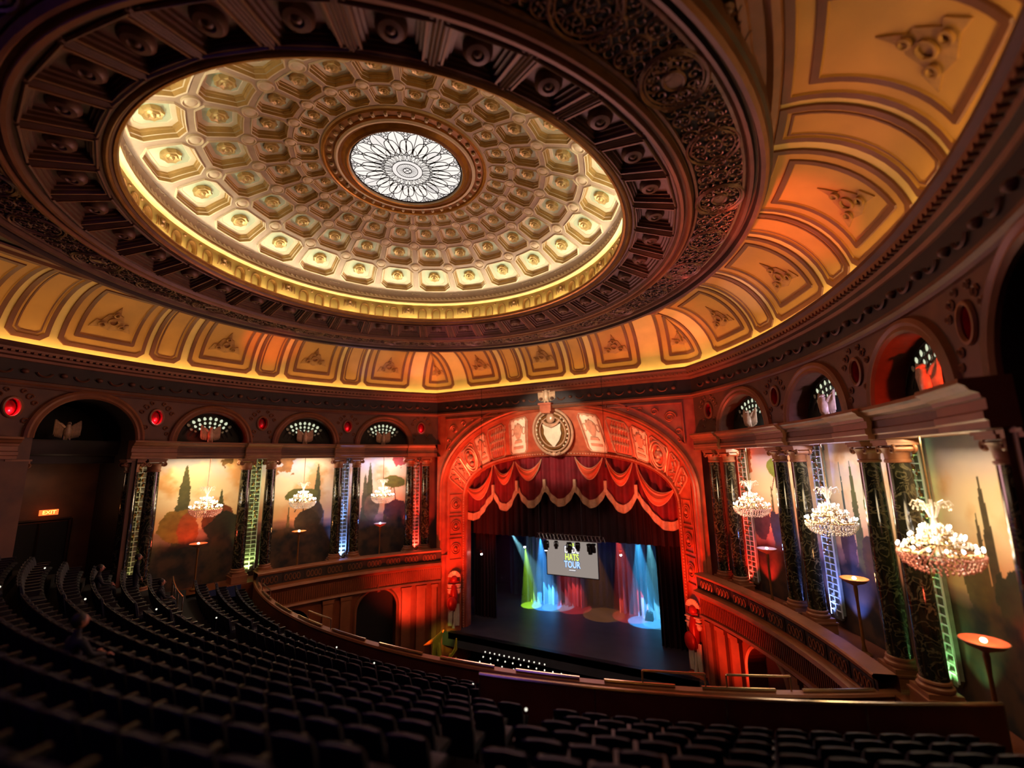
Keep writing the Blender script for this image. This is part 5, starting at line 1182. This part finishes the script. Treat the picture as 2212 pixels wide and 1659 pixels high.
# audience: figures seated on the left of the balcony, seen from behind
def person(loc, rz, stand, shirt, hairc, label, lean=0):
    t = thing('person', label, 'person', loc, rz)
    sk = {}
    if stand: J = dict(pel=(0, 0, .95), che=(0, 0, 1.28), nek=(0, .01, 1.50), hed=(0, .02, 1.60), sl=(-.19, 0, 1.43), sr=(.19, 0, 1.43), el=(-.25, .04, 1.14), er=(.25, .04, 1.14), wl=(-.22, .16, .92), wr=(.22, .16, .92), hl=(-.1, 0, .90), hr=(.1, 0, .90), kl=(-.11, .02, .48), kr=(.11, .02, .48), al=(-.11, -.02, .06), ar=(.11, -.02, .06), tl=(-.12, .16, .03), tr=(.12, .16, .03))
    else: J = dict(pel=(0, .02, .52), che=(0, -.02, .86), nek=(0, .0, 1.10), hed=(0, .02, 1.20), sl=(-.19, 0, 1.02), sr=(.19, 0, 1.02), el=(-.26, .12, .78), er=(.26, .12, .78), wl=(-.18, .36, .70), wr=(.18, .36, .70), hl=(-.1, .04, .52), hr=(.1, .04, .52), kl=(-.13, .48, .54), kr=(.13, .48, .54), al=(-.13, .50, .08), ar=(.13, .50, .08), tl=(-.13, .66, .04), tr=(.13, .66, .04))
    E_ = [('pel', 'che'), ('che', 'nek'), ('nek', 'hed'), ('che', 'sl'), ('che', 'sr'), ('sl', 'el'), ('sr', 'er'), ('el', 'wl'), ('er', 'wr'), ('pel', 'hl'), ('pel', 'hr'), ('hl', 'kl'), ('hr', 'kr'), ('kl', 'al'), ('kr', 'ar'), ('al', 'tl'), ('ar', 'tr')]
    RR = dict(pel=.15, che=.155, nek=.058, hed=.062, sl=.075, sr=.075, el=.047, er=.047, wl=.032, wr=.032, hl=.095, hr=.095, kl=.062, kr=.062, al=.042, ar=.042, tl=.036, tr=.036)
    ks = list(J); me = bpy.data.meshes.new('body'); me.from_pydata([J[k] for k in ks], [(ks.index(a), ks.index(b_)) for a, b_ in E_], []); me.materials.append(MATS[shirt])
    o = link('body', me, t); m = o.modifiers.new('skin', 'SKIN'); m.use_smooth_shade = True; o.modifiers.new('sub', 'SUBSURF').render_levels = 1
    sl_ = me.skin_vertices[0].data if len(me.skin_vertices) else None
    if sl_ is None: bpy.context.view_layer.objects.active = o; me.skin_vertices.new() if hasattr(me.skin_vertices, 'new') else None
    if len(me.skin_vertices):
        for i_, k in enumerate(ks): me.skin_vertices[0].data[i_].radius = (RR[k], RR[k]*(.72 if k in ('pel', 'che') else 1)); me.skin_vertices[0].data[i_].use_root = (k == 'pel')
    h = J['hed']; b = MB(); b.ball((h[0], h[1]+.01, h[2]+.09), .098, 16, 12, (.86, 1.02, 1.22)); b.tube([(0, h[1]+.10, h[2]+.12), (0, h[1]+.135, h[2]+.075), (0, h[1]+.105, h[2]+.06)], [.010, .018, .012], 6)
    for s_ in (-1, 1): b.ball((s_*.088, h[1], h[2]+.085), .022, 6, 5, (.5, .8, 1.3)); b.ball((s_*.033, h[1]+.095, h[2]+.105), .013, 6, 4)
    b.tube([(-.028, h[1]+.102, h[2]+.028), (0, h[1]+.112, h[2]+.026), (.028, h[1]+.102, h[2]+.028)], .007, 5); obj('head', b, ['skin'], t, True, 'm')
    b = MB(); b.ball((h[0], h[1]-.018, h[2]+.115), .108, 16, 10, (.9, .98, 1.12)); obj('hair', b, [hairc], t, True, 'm')
    for s_, wk, ek in ((-1, 'wl', 'el'), (1, 'wr', 'er')):
        w0 = Vector(J[wk]); d = (w0-Vector(J[ek])).normalized(); b = MB(); b.ball(w0+d*.05, .042, 8, 6, (.9, 1.1, .55))
        for q in range(4): x = (q-1.5)*.019; L = (.062, .072, .068, .052)[q]; b.tube([w0+d*.075+Vector((x, 0, 0)), w0+d*(.075+L*.6)+Vector((x, 0, -.01)), w0+d*(.075+L)+Vector((x, 0, -.03))], [.009, .008, .006], 5)
        b.tube([w0+d*.03+Vector((-s_*.03, 0, 0)), w0+d*.06+Vector((-s_*.055, 0, -.005)), w0+d*.09+Vector((-s_*.058, 0, -.015))], [.011, .010, .007], 5); obj('hand', b, ['skin'], t, True, 'm')
    return t
for i, a, st, lb in ((6, -18.5, False, 'seated spectator in dark clothes far left, just before the standing one'), (9, .8, False, 'seated spectator in dark clothes nearest the lower left of the picture'), (5, -20.6, True, 'standing spectator in dark clothes on the left of the balcony'), (4, -17.4, False, 'seated spectator before the left brass aisle rail')):
    a = R(a); r = RB0+DR*i+.05
    person(W(*bp(a, r if not st else RB0+DR*i+.02, ZB0+DZr*i)), a, st, 'cloth', 'hair', lb)
# made-up scrolls shaped like yellow green light on the box front, lit by spot
t = thing('light_patch_scrolls', 'added scroll shapes imitating yellow green light below the left box', 'ornament', W(-.80, 1.30, -2.45))
b = MB()
for pts, rr_ in (([(.1, 0, 0), (.15, 0, .9), (.35, -.05, 1.7), (.8, -.05, 2.3)], [.12, .16, .24, .03]), ([(.35, -.05, 1.7), (-.1, 0, 1.5), (-.7, .05, 1.2)], [.2, .13, .02]), ([(.55, 0, 0), (.5, 0, .8), (.4, -.05, 1.6)], [.10, .12, .18]), ([(1.1, 0, .1), (1.15, 0, .6), (1.25, 0, 1.1)], [.12, .18, .05]), ([(1.3, 0, 1.0), (1.6, 0, 1.4), (1.65, 0, 1.95)], [.08, .10, .04]), ([(1.5, 0, .9), (1.75, 0, .5), (2.0, 0, -.05)], [.14, .2, .12])):
    b.tube([Vector(p) for p in pts], rr_, 8)
obj('scrolls', b, ['yellowlight'], t, True, 'm')
b = MB(); b.box((.8, .05, -.1), (2.8, .5, .22)); b.box((.8, .05, -.70), (2.4, .4, 1.09)); obj('plinth', b, ['railbrown'], t, False, 'm')
# stalls floor and pit
fl2 = struct('floor', None, None, 'dark stalls floor below the balcony'); b = MB(); b.box((0, .3, -2.62), (4.2, 4.4, .03)); obj('slab', b, ['carpet'], fl2, False)
k = 0
for j, (yy, cnt, x0, x1) in enumerate(((1.62, 13, -.55, -.02), (1.54, 13, -.55, .25), (1.46, 12, -.5, .6), (1.40, 9, -.3, .78))):  # rows of small glowing dots on stalks
    for q in range(cnt):
        x = x0+(x1-x0)*(q+.5*(j % 2))/cnt; t = thing('pit_dot', 'tiny round glowing white dot in the dark rows before the stage', 'light', W(x, yy, -2.40), 0, 'tiny glowing dots before the stage')
        b = MB() if k == 0 else None
        if k == 0:
            b.ball((0, 0, 0), .045, 8, 5); pl_me = b.mesh('globe', ['dotglow'], True, 'm'); b = MB(); b.tube([(0, 0, -.04), (0, 0, -1.6)], .015, 5); ps_me = b.mesh('stalk', ['metal'], True, 'm')
        link('globe', pl_me, t); link('stalk', ps_me, t); k += 1
# ================================================================ EXIT DOOR IN THE LEFT DARK BAY
f = lambda s, z, d: sidept(-1, math.degrees(s/3.29), 3.288-d, z)
wl = walls[-1]; dr = link('door_1', None); tag(dr, 'dark double exit door in the tall left bay', None, None, 'structure')
sc_ = 3.29*R(-3.0)
b = MB(); b.prism([(sc_-.13, -1.28), (sc_-.13, -1.75), (sc_+.12, -1.75), (sc_+.12, -1.28)], f, 0, .012); obj('leaf', b, ['black'], dr, False)
b = MB()
for (u0, z0), (u1, z1) in (((-.14, -1.75), (-.14, -1.265)), ((-.14, -1.265), (.13, -1.265)), ((.13, -1.265), (.13, -1.75)), ((-.005, -1.28), (-.005, -1.75))): b.tube([f(sc_+u0, z0, .014), f(sc_+u1, z1, .014)], .008, 4)
obj('frame', b, ['walldark'], dr, False)
p = W(*f(3.29*R(-2.6), -1.222, .03)); ex = thing('exit_sign', 'small glowing red and yellow exit sign above the dark door', 'sign', p, 0); ex.rotation_euler = (0, 0, PI/2)
b = MB(); b.box((0, 0, 0), (.62, .08, .24)); obj('housing', b, ['exitred'], ex, False, 'm'); text('EXIT', .22, (0, -.05, 0), 'exityellow', ex, .004)
point(f(3.29*R(-2.6), -1.222, .07), (1, .2, .08), 2, .05)
# back wall of the hall
b = MB(); b.box((0, -2.35, -1.3), (4.2, .04, 2.6)); struct('wall_back', b, ['walldark'], 'dark rear wall of the hall behind the balcony', False)
